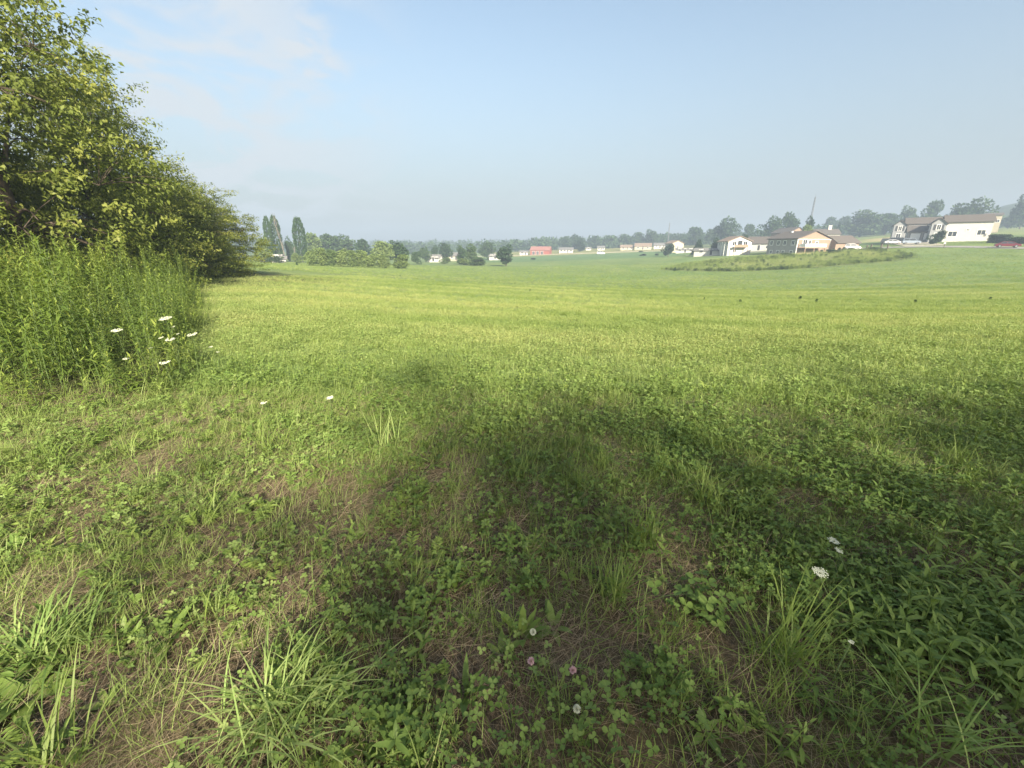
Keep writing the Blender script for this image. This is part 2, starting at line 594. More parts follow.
def bare(x, y):
    """1 where the mown foreground shows dead thatch and soil, 0 where green covers it."""
    b = np.zeros_like(np.asarray(x, float))
    for cx, cy, rx, ry, k in ((.08, 1.45, .68, .66, .92), (.05, 2.2, .8, .25, .7), (.95, 1.35, .35, .3, .8), (-.35, 2.75, .60, .35, .75), (-1.7, 2.6, .7, .30, .7), (-1.05, 1.75, .45, .35, .55),
                              (.62, 1.75, .28, .55, .8), (-1.3, 1.25, .6, .25, .8), (-2.2, 2.15, .8, .22, .8), (-3.2, 2.7, 1.0, .25, .8), (-.55, 2.1, .5, .2, .7), (2.3, 1.85, .40, .22, .8), (1.95, 2.5, .25, .12, .6), (1.55, 1.05, .35, .2, .6), (.10, 1.0, .9, .25, .6),
                              (-2.9, 3.2, .9, .35, .7), (-4.0, 3.8, 1.2, .3, .8), (-1.9, 1.9, .5, .25, .6), (-.75, 1.05, .6, .3, .6)):
        b = np.maximum(b, k * np.exp(-(((x - cx) / rx) ** 2 + ((y - cy) / ry) ** 2)))
    b = b + (fbm(x, y, .38, 40) - .48) * 1.5 * np.clip((4.4 - y) / 2, 0, 1)
    return np.clip(b, 0, 1)


SWALE = np.array([ground_at(px, py) for px, py in ((330, 281), (390, 285), (450, 288.5), (512, 292), (600, 296.5), (700, 300), (800, 302), (900, 303.5), (1010, 305), (1100, 306))])


def yellow(x, y):
    """Yellow of the hay: soft patches, mowing rows, sunlight painted on the left foreground."""
    d = np.hypot(x, y)
    rows = .5 + .5 * np.sin((y - np.interp(x, SWALE[:, 0], SWALE[:, 1]) + .8 * fbm(x, y, 9, 55)) * 2 * math.pi / np.where(y > 24, 7.0, 4.2))
    base = np.clip((y - 3.2) / 6.0, 0, 1) * .55
    base = base + (fbm(x, y, 6, 50) - .5) * .85 + (fbm(x, y, 2.2, 57) - .5) * .4 * np.clip(y / 6, 0, 1) + (rows - .5) * .42 * np.clip((y - 6) / 10, 0, 1) * np.clip(2 - y / 50, 0, 1)
    base = base - .22 * np.clip((y - 30) / 60, 0, 1) + .34 * np.clip((.2 - x - .25 * y) / 1.2, 0, 1) * np.clip((5 - y) / 2, 0, 1)  # last term paints sunlight onto the left foreground
    sy = np.interp(x, SWALE[:, 0], SWALE[:, 1])
    for off, k in ((0, .45), (4.5, .22), (11, .26), (20, .2)):     # curved mowing lines
        base = base - k * np.exp(-((y - sy - off * (1 + .3 * np.sin(x * .05))) / (.45 + .05 * off)) ** 2)
    return np.clip(base, 0, 1)


# the thicket's footprint at the left
WEED = np.array([(-3.95, 4.35), (-4.6, 5.6), (-6.1, 8.0), (-9.0, 12.2), (-12.8, 17.5), (-13.5, 19.5), (-17, 20), (-22, 17), (-14, 6), (-9, 4.4), (-5.4, 3.9)])


def in_poly(x, y, P):
    x, y = np.asarray(x, float), np.asarray(y, float)
    c_ = np.zeros(x.shape, bool)
    j = len(P) - 1
    for i in range(len(P)):
        cond = (P[i, 1] > y) != (P[j, 1] > y)
        c_ ^= cond & (x < (P[j, 0] - P[i, 0]) * (y - P[i, 1]) / (P[j, 1] - P[i, 1] + 1e-12) + P[i, 0])
        j = i
    return c_



def mound(x, y):
    """Below 1 inside the uncut rough patch before the grey house."""
    return ((x - 71) / 29) ** 2 + ((y - 117) / 17) ** 2 + (fbm(x, y, 9, 140) - .5) * .5


def build_ground():
    fa = np.radians(np.concatenate([np.arange(-64, 64.01, .42), np.arange(67, 294, 3.)]))
    rs = [.25]
    while rs[-1] < 2100:
        rs.append(rs[-1] * 1.0235)
    rs = np.array(rs)
    x = rs[:, None] * np.sin(fa)[None]
    y = rs[:, None] * np.cos(fa)[None]
    z = tz(x, y)
    nr, na = x.shape
    i, j = np.meshgrid(np.arange(nr - 1), np.arange(na), indexing='ij')
    j2 = (j + 1) % na
    f = np.stack([i * na + j, i * na + j2, (i + 1) * na + j2, (i + 1) * na + j], -1).reshape(-1, 4)[:, ::-1]
    mb = MB()
    mb.add(np.stack([x, y, z], -1), f)
    cidx = mb.n
    mb.add([(0, 0, tz1(0, .2))], np.zeros((0, 3), int))
    mb.f[3] = [np.array([[cidx, (k + 1) % na, k] for k in range(na)])]
    me = mb.mesh('ground', None)
    X, Y = x.ravel(), y.ravel()
    D = np.hypot(X, Y)
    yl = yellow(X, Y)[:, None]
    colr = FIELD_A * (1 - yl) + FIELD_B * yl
    u = np.degrees(np.arctan2(X, Y))
    # fields beyond: darker crop strip, paler hayfields, lawns about the houses
    def band(a0, a1, d0, d1, col, soft=2.0, k=1.0):
        nonlocal colr
        m = np.clip((u - a0) / soft, 0, 1) * np.clip((a1 - u) / soft, 0, 1) * np.clip((Y - d0) / (d0 * .03), 0, 1) * np.clip((d1 - Y) / (d1 * .03), 0, 1)
        colr = colr * (1 - k * m[:, None]) + np.array(col) * k * m[:, None]
    band(-6, 22, 205, 300, (.10, .165, .060))
    band(-4, 24, 300, 520, (.21, .215, .075))
    band(-60, -16, 100, 400, (.12, .165, .045))
    band(29, 60, 128, 190, (.115, .165, .050))
    band(36, 75, 190, 420, (.17, .205, .07))
    band(37, 43, 200, 260, (.33, .29, .15))
    mo = mound(X, Y)
    k = np.clip((1 - mo) / .08, 0, 1)[:, None]
    colr = colr * (1 - k) + np.array([.20, .215, .095]) * k
    k = (np.exp(-((mo - 1.0) / .10) ** 2) * (Y < 118))[:, None]
    colr = colr * (1 - k) + np.array([.055, .080, .028]) * k
    far = np.clip((D - 520) / 200, 0, 1)[:, None]
    colr = colr * (1 - far) + FOREST * far
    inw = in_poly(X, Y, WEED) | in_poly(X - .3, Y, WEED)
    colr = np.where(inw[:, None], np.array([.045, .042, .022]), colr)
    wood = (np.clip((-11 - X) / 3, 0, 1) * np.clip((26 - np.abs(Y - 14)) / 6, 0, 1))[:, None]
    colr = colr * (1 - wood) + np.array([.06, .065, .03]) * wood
    nearm = np.clip((5.5 - D) / 3.5, 0, 1)[:, None]
    colr = colr * (1 - nearm) + np.array([.085, .075, .036]) * nearm
    b = (bare(X, Y) * np.clip((7 - D) / 2, 0, 1))[:, None]
    colr = colr * (1 - b) + np.array([.095, .070, .046]) * b
    colr = colr * (.85 + .3 * fbm(X, Y, 2.2, 60)[:, None]) * (.88 + .24 * fbm(X, Y, 24, 64)[:, None])
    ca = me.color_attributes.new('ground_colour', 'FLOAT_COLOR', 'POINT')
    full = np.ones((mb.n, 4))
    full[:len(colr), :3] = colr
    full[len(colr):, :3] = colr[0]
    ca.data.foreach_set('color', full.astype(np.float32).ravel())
    me.polygons.foreach_set('use_smooth', np.ones(len(me.polygons), bool))
    m, n, l = new_mat('field_soil_and_sward')
    o = n('ShaderNodeOutputMaterial')
    p = n('ShaderNodeBsdfPrincipled')
    p.inputs['Roughness'].default_value = .95
    p.inputs['Specular IOR Level'].default_value = .1
    a = n('ShaderNodeAttribute'); a.attribute_name = 'ground_colour'
    g = n('ShaderNodeNewGeometry')
    z1 = n('ShaderNodeTexNoise'); z1.inputs['Scale'].default_value = 1.6; z1.inputs['Detail'].default_value = 9; z1.inputs['Roughness'].default_value = .72
    z2 = n('ShaderNodeTexNoise'); z2.inputs['Scale'].default_value = 34; z2.inputs['Detail'].default_value = 6; z2.inputs['Roughness'].default_value = .7
    l(g.outputs['Position'], z1.inputs['Vector']); l(g.outputs['Position'], z2.inputs['Vector'])
    r1 = n('ShaderNodeMapRange'); r1.inputs['From Min'].default_value = .3; r1.inputs['From Max'].default_value = .7; r1.inputs['To Min'].default_value = .62; r1.inputs['To Max'].default_value = 1.38
    r2 = n('ShaderNodeMapRange'); r2.inputs['From Min'].default_value = .3; r2.inputs['From Max'].default_value = .7; r2.inputs['To Min'].default_value = .6; r2.inputs['To Max'].default_value = 1.4
    l(z1.outputs['Fac'], r1.inputs['Value']); l(z2.outputs['Fac'], r2.inputs['Value'])
    q = n('ShaderNodeMath'); q.operation = 'MULTIPLY'
    l(r1.outputs[0], q.inputs[0]); l(r2.outputs[0], q.inputs[1])
    vm = n('ShaderNodeVectorMath'); vm.operation = 'SCALE'
    l(a.outputs['Color'], vm.inputs[0]); l(q.outputs[0], vm.inputs['Scale'])
    l(vm.outputs[0], p.inputs['Base Color'])
    bp = n('ShaderNodeBump'); bp.inputs['Strength'].default_value = .6; bp.inputs['Distance'].default_value = .03
    l(z2.outputs['Fac'], bp.inputs['Height']); l(bp.outputs[0], p.inputs['Normal'])
    l(p.outputs[0], o.inputs['Surface'])
    me.materials.clear()
    me.materials.append(m)
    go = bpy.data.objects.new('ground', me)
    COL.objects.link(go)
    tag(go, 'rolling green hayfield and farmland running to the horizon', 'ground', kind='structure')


build_ground()


def ribbon(name, pts, width, mat, label, lift=.12, thick=.5, step=4.0):
    P = [np.array(p, float) for p in pts]
    line = []
    for a_, b_ in zip(P[:-1], P[1:]):
        k = max(2, int(np.linalg.norm(b_ - a_) / step))
        line += [a_ + (b_ - a_) * t / k for t in range(k)]
    line.append(P[-1])
    line = np.array(line)
    for _ in range(30):
        line[1:-1] = .25 * line[:-2] + .5 * line[1:-1] + .25 * line[2:]
    t = unit(np.gradient(line, axis=0))
    nn = np.stack([-t[:, 1], t[:, 0]], 1)
    top = []
    for s in (-1, 1):
        e = line + nn * width / 2 * s
        top.append(np.column_stack([e, tz(e[:, 0], e[:, 1]) + lift]))
    v = np.concatenate([top[0], top[1], top[0] - [0, 0, thick], top[1] - [0, 0, thick]])
    k = len(line)
    i = np.arange(k - 1)
    f = np.concatenate([np.stack([i + a_, i + a_ + 1, i + b_ + 1, i + b_], 1) for a_, b_ in ((k, 0), (2 * k, 3 * k), (0, 2 * k), (3 * k, k))])
    o = MB().add(v, f).link(name, mat)
    tag(o, label, 'road', kind='structure')


def rp(px, d):
    a_ = at(px, d)
    return a_[:2]


ribbon('road', [rp(690, 205), rp(760, 182), rp(832, 160), rp(872, 140), rp(930, 128), rp(985, 119), rp(1030, 112), rp(1110, 100)], 6.5, M['asphalt'], 'pale worn asphalt country road past the houses')
ribbon('lane', [rp(470, 330), rp(560, 322), rp(640, 318), rp(700, 290), rp(720, 250), rp(720, 215)], 6, M['gravel'], 'pale gravel lane beyond the dark crop strip')
ribbon('driveway', [rp(925, 133), rp(912, 150), rp(903, 170)], 9, M['gravel'], 'pale driveway before the long white house')
ribbon('driveway', [rp(872, 140), rp(855, 146), rp(838, 146)], 5, M['gravel'], 'short pale driveway by the tan garage wing')

# distant ridges
mb = MB()
for kk, (a0, a1, d, h, sd_) in enumerate(((-8, 34, 1500, 30, 3), (44, 56, 760, 34, 5), (-40, -4, 1650, 16, 9))):
    na, nd = 60, 14
    A = np.radians(np.linspace(a0, a1, na))[:, None]
    Dd = np.linspace(d - 220, d + 220, nd)[None]
    e = np.sin(np.linspace(0, math.pi, na))[:, None] ** .6 * np.cos(np.linspace(-1, 1, nd) * math.pi / 2)[None]
    X, Y = Dd * np.sin(A), Dd * np.cos(A)
    Z = tz(X, Y) - 3 + e * h * (.65 + .5 * fbm(X, Y, 260, sd_)) + e * 5 * fbm(X, Y, 22, sd_ + 30)
    i, j = np.meshgrid(np.arange(na - 1), np.arange(nd - 1), indexing='ij')
    mb.add(np.stack([X, Y, Z], -1), np.stack([i * nd + j, (i + 1) * nd + j, (i + 1) * nd + j + 1, i * nd + j + 1], -1).reshape(-1, 4))
tag(mb.link('hills', plain('wooded_hills', (.045, .07, .03), .95, .3, .05)), 'low wooded ridges fading into the haze on the horizon', 'hills', kind='structure')

# ------------------------------------------------------------------ trees


def tree_trunk(h, r, lobes, seed, name_mat, dens=2):
    g = np.random.default_rng(seed)
    mb = MB()
    pts = np.array([[0, 0, -.3], [0, 0, 0], [g.normal(0, .02) * h, g.normal(0, .02) * h, h * .25], [g.normal(0, .03) * h, g.normal(0, .03) * h, h * .55], [g.normal(0, .04) * h, g.normal(0, .04) * h, h * .82]])
    mb.tube(pts, [r * 1.5, r * 1.2, r * .9, r * .55, r * .12], 8)
    for c_, rad in lobes:
        t = g.uniform(.18, .55)
        s = pts[1] * (1 - t) + pts[4] * t
        for _ in range(dens):
            e = c_ + g.normal(0, .45, 3) * rad
            mid = (s + e) / 2 + np.array([0, 0, .06 * h]) + g.normal(0, .03 * h, 3)
            q = np.linspace(0, 1, 6)[:, None]
            mb.tube((1 - q) ** 2 * s + 2 * q * (1 - q) * mid + q * q * e, np.linspace(r * .42, r * .05, 6), 5)
    return mb


def leafy_tree_meshes(seed, h, wd, nspr=760, leaves=58, base=.02):
    """Near broadleaf tree: drooping leaf sprays on a lobed crown, real metres."""
    g = np.random.default_rng(seed)
    lobes = []
    nl = 20
    for k in range(nl):
        t = base + (1 - base) * (k + .6) / nl
        rad = wd / 2 * math.sin(min(1, (t + .30) * 1.2) * math.pi * .60) ** .8 * (1.08 - .50 * t)
        az = k * 2.4 + g.uniform(-.4, .4)
        off = rad * g.uniform(.35, .75)
        lr = max(.7, wd * .235 * (1.12 - .42 * t))
        lobes.append((np.array([math.cos(az) * off, math.sin(az) * off, h * t * .93]), np.array([lr * 1.15, lr * 1.15, lr * .85])))
    which = g.integers(0, nl, nspr)
    dirs = unit(g.normal(0, 1, (nspr, 3)))
    rr = g.uniform(.45, 1.0, nspr) ** .6
    far_ = g.random(nspr) < .10
    rr = np.where(far_, rr * g.uniform(1.15, 1.5, nspr), rr)
    lc, lr = np.array([q[0] for q in lobes])[which], np.array([q[1] for q in lobes])[which]
    c_ = lc + dirs * lr * rr[:, None]
    c_[:, 2] = np.maximum(c_[:, 2], .25)
    o = unit(dirs * [1, 1, .5] + unit(c_ * [1, 1, 0]) * .5 + [0, 0, .15] + g.normal(0, .25, (nspr, 3)))
    stint = np.clip(.5 + g.normal(0, .2, nspr) + .12 * np.sin(which * 2.1), 0, 1)
    m = nspr * leaves
    si = np.repeat(np.arange(nspr), leaves)
    t = g.uniform(-.5, .62, m)
    tw = .85 * g.uniform(.7, 1.2, nspr)[si]
    P = c_[si] + o[si] * (t * tw)[:, None] + g.normal(0, .10, (m, 3)) * [1, 1, .8]
    P[:, 2] -= .22 * np.clip(t, 0, 1) ** 2 + .05
    D = o[si] * .7 + g.normal(0, .65, (m, 3)) + [0, 0, -.45]
    Nn = unit(g.normal(0, .55, (m, 3)) + [0, 0, 1.0] + o[si] * .5)
    ln = g.uniform(.09, .155, m)
    mb = MB()
    mb.kites(P, D, Nn, ln, ln * g.uniform(.42, .6, m), np.clip(stint[si] + g.normal(0, .12, m), 0, 1))
    tb = tree_trunk(h, .035 * h ** .9 * .55 + .05, lobes, seed + 1, None, 1)
    for k in range(0, nspr, 6):
        q = np.linspace(0, 1, 4)[:, None]
        a_, b_ = lc[k], c_[k] + o[k] * .45
        tb.tube(a_ + (b_ - a_) * q + [0, 0, .15] * np.sin(q * math.pi), np.linspace(.013, .004, 4), 3, cap=False)
    return mb.mesh('crown', M['leaf']), tb.mesh('trunk', M['bark'], True)


def put_tree(name, crown, trunk, loc, rz, scale, label, cat, group):
    r = empty(name, loc, rz, label, cat, group)
    r.scale = scale
    for nm, me in (('trunk', trunk), ('crown', crown)):
        if me is not None:
            o = bpy.data.objects.new(nm, me)
            COL.objects.link(o)
            o.parent = r
    return r


NEAR = [leafy_tree_meshes(101 + k, 8.0, 6.6) for k in range(4)]
near_rows = [  # x, y, height, width, label
    (-15.3, 9.0, 10.4, 7.8, 'big yellow-green tree at the very front of the left tree line'),
    (-15.2, 13.6, 9.7, 7.8, 'tallest yellow-green broadleaf tree behind the weed thicket'),
    (-16.3, 19.0, 8.4, 6.2, 'tall tree with loose sprigs at its top right in the left tree line'),
    (-18.4, 24.0, 5.7, 6.0, 'mid height tree stepping down beyond the tall left trees'),
    (-19.4, 27.6, 5.5, 5.8, 'round tree before the last one of the left tree line'),
    (-20.3, 31.5, 4.9, 5.8, 'low spreading last tree at the end of the left tree line'),
    (-21.0, 14.5, 9.4, 7.5, 'tall tree half hidden behind the front left trees'),
    (-21.5, 21.0, 6.0, 7.0, 'tree filling the gap behind the loose sprigged tree'),
    (-24.0, 28.0, 5.6, 7.0, 'tree in the second row behind the round left trees'),
    (-26.0, 35.5, 5.6, 6.5, 'tree in the second row behind the last left tree'),
    (-19.5, 8.0, 10.0, 7.5, 'tree at the left edge behind the big front tree'),
]
for k, (x, y, h, wd, lb) in enumerate(near_rows):
    cr, tr = NEAR[k % 4]
    put_tree('broadleaf_tree', cr, tr, (x, y, tz1(x, y) - .1), k * 1.7 + .4, (wd / 6.6, wd / 6.6, h / 8.0), lb, 'tree', 'trees along the left field edge')
THIN = [leafy_tree_meshes(151 + k, 8.0, 6.6, nspr=325, leaves=42) for k in range(2)]
SHADE_DX = -1.6
# the wood the photographer stands beside: behind the viewpoint, seen only by its shade on the foreground
for k, (x, y, h, wd) in enumerate(((5.4, -8.6, 7.0, 5.2), (7.5, -8.9, 7.3, 5.8), (9.6, -8.6, 7.2, 6.0), (11.7, -8.8, 7.3, 6.0), (13.8, -8.5, 7.2, 6.0), (16.0, -8.7, 7.4, 6.2), (18.4, -9.0, 7.8, 6.2),
                                   (7.2, -11.6, 8.4, 6.0), (10.2, -11.9, 8.6, 6.4), (13.2, -11.7, 8.5, 6.4), (16.2, -11.9, 8.7, 6.4))):
    x += SHADE_DX
    cr, tr = THIN[k % 2]
    put_tree('broadleaf_tree', cr, tr, (x, y, tz1(x, y) - .1), k * 2.1, (wd / 6.6, wd / 6.6, h / 8.0), 'leafy tree behind the viewpoint shading the foreground, ' + ('near row' if k < 7 else 'far row') + ', ' + ('first', 'second', 'third', 'fourth', 'fifth', 'sixth', 'seventh')[k if k < 7 else k - 7] + ' from the left', 'tree', 'trees shading the foreground')


def far_crown(seed, shape, nf=2200, size=.075):
    """Crown one unit high and one unit wide, made of leaf clumps."""
    g = np.random.default_rng(seed)
    mb = MB()
    if shape in ('round', 'wide', 'tall', 'shrub'):
        nl = {'round': 13, 'wide': 16, 'tall': 11, 'shrub': 11}[shape]
        b0 = {'round': .12, 'wide': .10, 'tall': .08, 'shrub': .04}[shape]
        ls = []
        for k in range(nl):
            t = g.uniform(0, 1)
            prof = math.sin(math.pi * (.18 + .74 * t)) ** .8
            az = g.uniform(0, 6.28)
            off = .34 * prof * g.uniform(.3, 1)
            ls.append((np.array([math.cos(az) * off, math.sin(az) * off, b0 + (1 - b0) * (.12 + .72 * t)]), g.uniform(.13, .22)))
        ls = ls + [(np.array([0, 0, b0 + (1 - b0) * q]), .2) for q in (.3, .6)]
        w_ = g.integers(0, len(ls), nf)
        d = unit(g.normal(0, 1, (nf, 3)))
        rr = np.array([q[1] for q in ls])[w_] * g.uniform(.35, 1.08, nf) ** .5
        P = np.array([q[0] for q in ls])[w_] + d * rr[:, None] * [1.0, 1.0, .85]
        P[:, 2] = np.clip(P[:, 2], b0 * .5, 1.03)
        tn = .5 + .16 * np.sin(w_ * 1.7) + g.normal(0, .16, nf)
    elif shape == 'conifer':
        t = g.uniform(0, 1, nf) ** .62
        tier = np.floor(t * 11) / 11
        rad = (.46 * (t) * (.75 + .5 * (t * 11 - np.floor(t * 11)))) * g.uniform(.4, 1, nf) ** .4 + .012
        az = g.uniform(0, 6.28, nf)
        P = np.stack([np.cos(az) * rad, np.sin(az) * rad, 1 - t * .95], 1)
        d = unit(np.stack([np.cos(az), np.sin(az), -.3 + 0 * az], 1))
        tn = .5 + g.normal(0, .2, nf)
    else:  # poplar
        t = g.uniform(0, 1, nf)
        rad = .46 * np.sin(math.pi * np.clip(.08 + .9 * t, 0, 1)) ** .55 * g.uniform(.3, 1, nf) ** .45 * (.75 + .4 * vnoise(t * 9, t * 0, 1, seed))
        az = g.uniform(0, 6.28, nf)
        P = np.stack([np.cos(az) * rad, np.sin(az) * rad, .06 + .94 * t], 1)
        d = unit(np.stack([np.cos(az), np.sin(az), .8 + 0 * az], 1))
        tn = .5 + g.normal(0, .2, nf)
    D = d + g.normal(0, .6, (nf, 3))
    Nn = unit(d + [0, 0, .5] + g.normal(0, .5, (nf, 3)))
    ln = size * g.uniform(.6, 1.3, nf)
    mb.kites(P - D * 0, D, Nn, ln, ln * .7, np.clip(tn, 0, 1))
    return mb


def far_trunk(seed, hi=.62, r=.022):
    g = np.random.default_rng(seed)
    mb = MB()
    mb.tube([[0, 0, -.05], [0, 0, .15], [g.normal(0, .015), g.normal(0, .015), hi]], [r * 1.3, r, r * .4], 6)
    for k in range(5):
        a_ = g.uniform(0, 6.28)
        mb.tube([[0, 0, .18 + .06 * k], [.14 * math.cos(a_), .14 * math.sin(a_), .36 + .07 * k], [.26 * math.cos(a_), .26 * math.sin(a_), .5 + .07 * k]], [r * .55, r * .4, r * .12], 4)
    return mb


FAR = {}
for shape in ('round', 'wide', 'tall', 'shrub', 'conifer', 'poplar'):
    FAR[shape] = []
    for v_ in range(3):
        mbs = far_crown(300 + 10 * v_ + len(shape) * 37, shape)
        FAR[shape].append((mbs, far_trunk(400 + v_, .9 if shape in ('conifer', 'poplar') else .6, .012 if shape == 'poplar' else .022)))
_far_mesh = {}


def far_mesh(shape, var, mat):
    k = (shape, var, mat)
    if k not in _far_mesh:
        a_, b_ = FAR[shape][var]
        _far_mesh[k] = (a_.mesh('crown', M[mat]), b_.mesh('trunk', M['bark']))
    return _far_mesh[k]


far_rows = [  # column, top row, width in columns, depth, shape, foliage, label
    # left, behind the end of the tree line
    (268, 217.5, 8, 150, 'poplar', 'far', 'slim grey-green poplar, leftmost of the poplars by the low house'),
    (275.5, 217, 10, 154, 'poplar', 'far', 'fullest poplar of the trio beside the leaning dead one'),
    (299, 219, 12, 148, 'poplar', 'far', 'poplar standing apart at the right of the poplar group'),
    (288, 236, 9, 170, 'tall', 'far', 'low grey-green tree between the poplars'),
    (262, 238, 16, 130, 'round', 'farpale', 'pale bush tree between left tree line and poplars'),
    (275, 256, 17, 127, 'shrub', 'far', 'low bush hiding the foot of the low house under the poplars'),
    (296, 252, 10, 125, 'shrub', 'farpale', 'small yellow-green bush at the foot of the lone poplar'),
    (313, 233, 22, 190, 'round', 'farpale', 'pale rounded tree just right of the lone poplar'),
    (328, 234, 24, 215, 'round', 'far', 'grey-green tree behind the clipped looking shrub row, left of its middle'),
    (345, 235, 26, 215, 'wide', 'far', 'broad dark tree over the middle of the shrub row'),
    (362, 239, 20, 205, 'round', 'far', 'low dark tree over the right end of the shrub row'),
    (381, 241, 22, 140, 'round', 'farpale', 'pale tree just right of the shrub row'),
    (396, 240, 24, 150, 'round', 'far', 'ragged tree with a thin bare spike on top'),
    (402, 254, 17, 105, 'shrub', 'farpale', 'round light green shrub alone at the field edge'),
    # centre left
    (416, 251, 10, 165, 'shrub', 'far', 'small dark bush left of the twin hazy trees'),
    (425, 246, 12, 210, 'round', 'far', 'hazy tree left of the white cottage'),
    (434, 245, 9, 230, 'tall', 'far', 'narrow hazy tree just behind the white cottage'),
    (444, 243, 15, 220, 'round', 'far', 'rounded hazy tree right of the white cottage'),
    (445, 257, 11, 180, 'shrub', 'farpale', 'pale bush in front of the rounded hazy tree'),
    (461, 245, 12, 175, 'tall', 'far', 'left half of the close pair of trees at centre left'),
    (471, 243, 14, 180, 'tall', 'far', 'right half of the close pair of trees at centre left'),
    (464, 258, 14, 165, 'shrub', 'farpale', 'pale shrub at the foot of the close pair of trees'),
    (479, 257, 18, 160, 'shrub', 'far', 'wide low shrub between close pair and the dark tree'),
    (488, 242, 17, 260, 'round', 'far', 'hazy round tree behind the dark field edge tree'),
    (506, 244, 20, 155, 'round', 'fardark', 'dark bushy tree alone at the far field edge'),
    (519, 242, 16, 430, 'wide', 'far', 'pale hazy tree left of the red barn'),
    (533, 259, 5, 240, 'shrub', 'fardark', 'tiny dark bush on the field below the red barn'),
    (541, 239.5, 11, 440, 'round', 'far', 'hazy tree behind the red barn'),
    (552, 241, 11, 440, 'round', 'far', 'hazy tree behind the right end of the red barn'),
    # centre right
    (566, 236, 14, 420, 'round', 'far', 'hazy tree right of the red barn'),
    (577, 233.5, 14, 430, 'round', 'far', 'tallest hazy tree behind the long white shed'),
    (580, 238, 13, 360, 'tall', 'fardark', 'darker tree in front of the hazy ones by the white shed'),
    (595, 236, 13, 440, 'round', 'far', 'hazy tree behind the small white cabin'),
    (609, 235, 14, 430, 'round', 'far', 'hazy tree right of the small white cabin'),
    (624, 234, 16, 430, 'wide', 'far', 'broad hazy tree behind the tan bungalow'),
    (638, 232, 11, 430, 'round', 'far', 'hazy tree above the gap between the two bungalows'),
    (650, 229, 15, 420, 'round', 'far', 'large domed hazy tree behind the cream bungalow'),
    (662, 235, 12, 440, 'wide', 'far', 'low hazy tree left of the thin mast'),
    (673, 234, 14, 440, 'wide', 'far', 'low hazy tree right of the thin mast'),
    (683, 233, 14, 430, 'round', 'far', 'hazy tree above the yellow house'),
    (696, 227, 20, 380, 'round', 'far', 'pale domed tree behind the dark conifer'),
    (710, 229, 12, 380, 'round', 'far', 'hazy tree left of the tall crown behind the balcony house'),
    (669, 243, 12, 205, 'round', 'fardark', 'round nearly black tree alone on the slope'),
    (699, 239, 11, 200, 'conifer', 'fardark', 'dark broad conifer by the low grey roofed shed'),
    (716, 237, 9, 185, 'tall', 'fardark', 'dark tree hugging the left of the balcony house'),
    (641, 251, 6, 300, 'shrub', 'far', 'small bush on the pale hayfield below the bungalows'),
    (644, 257, 7, 235, 'shrub', 'fardark', 'dark low bush at the end of the crop strip'),
    (657, 258, 4, 230, 'shrub', 'fardark', 'tiny dark bush right of the low crop strip bush'),
    # right
    (728, 217.5, 25, 330, 'wide', 'far', 'tall full tree behind the balcony house'),
    (749, 224, 13, 350, 'round', 'far', 'thin pale tree between the full tree and the dark pair'),
    (744, 234, 7, 178, 'round', 'fardark', 'dark round bush on the roof line of the balcony house'),
    (770, 215, 20, 290, 'round', 'far', 'left tree of the big dark pair behind the grey house'),
    (789, 212, 21, 290, 'wide', 'far', 'right tree of the big dark pair behind the grey house'),
    (808, 215, 11, 215, 'tall', 'fardark', 'dark narrow tree under the tall lattice mast'),
    (809, 223, 17, 190, 'shrub', 'farpale', 'bright green bushy tree under the lattice mast'),
    (829, 217, 18, 420, 'round', 'far', 'pale hazy tree above the garage wing'),
    (843, 216, 16, 420, 'round', 'far', 'hazy tree between the garage wing and the big domed tree'),
    (837, 221, 6, 300, 'conifer', 'fardark', 'small pointed conifer above the garage roof'),
    (861, 210, 33, 330, 'wide', 'far', 'big domed tree over the pale stubble strip'),
    (885, 213, 22, 330, 'round', 'far', 'left lower part tree of the clump behind the driveway'),
    (903, 205, 18, 330, 'round', 'far', 'upper tree of the clump behind the driveway'),
    (929, 200.5, 19, 300, 'round', 'far', 'isolated airy tree above the white house roof'),
    (956, 203, 26, 270, 'wide', 'far', 'left spreading tree behind the white house roof'),
    (973, 198, 27, 270, 'wide', 'far', 'right spreading tree behind the white house roof'),
    (1006, 215, 22, 330, 'wide', 'far', 'low dark tree right of the cream house'),
    (1022, 192, 22, 290, 'round', 'far', 'tall tree cut by the right edge of the picture'),
    (937, 229.5, 15, 139, 'shrub', 'fardark', 'dark rounded evergreen bush before the white house wall'),
    (850, 252.5, 12, 128, 'shrub', 'fardark', 'dark shrub on the rough mound'),
    (872, 254, 20, 122, 'shrub', 'far', 'wide shrub at the right end of the rough mound'),
    (834, 255, 17, 124, 'shrub', 'far', 'shrub at the middle of the rough mound'),
    (786, 257, 18, 127, 'shrub', 'far', 'low shrub below the grey house wall'),
]
for k, (px, top, wpx, d, shape, mat, lb) in enumerate(far_rows):
    x, y, z = at(px, d, (top + 250) / 2)
    zt = EYE + float(slope(top)) * d
    h = max(1.2, zt - z + .2)
    wd = wpx / 451 * d * (1.0 if abs(px - 512) < 260 else .92) * 1.24
    cr, tr = far_mesh(shape, k % 3, mat)
    nm = {'conifer': 'conifer_tree', 'poplar': 'poplar_tree', 'shrub': 'shrub'}.get(shape, 'broadleaf_tree')
    put_tree(nm, cr, None if shape == 'shrub' else tr, (x, y, z - .2), k * 1.3, (wd, wd, h), lb, 'shrub' if shape == 'shrub' else 'tree', 'shrubs about the fields' if shape == 'shrub' else 'trees beyond the field')

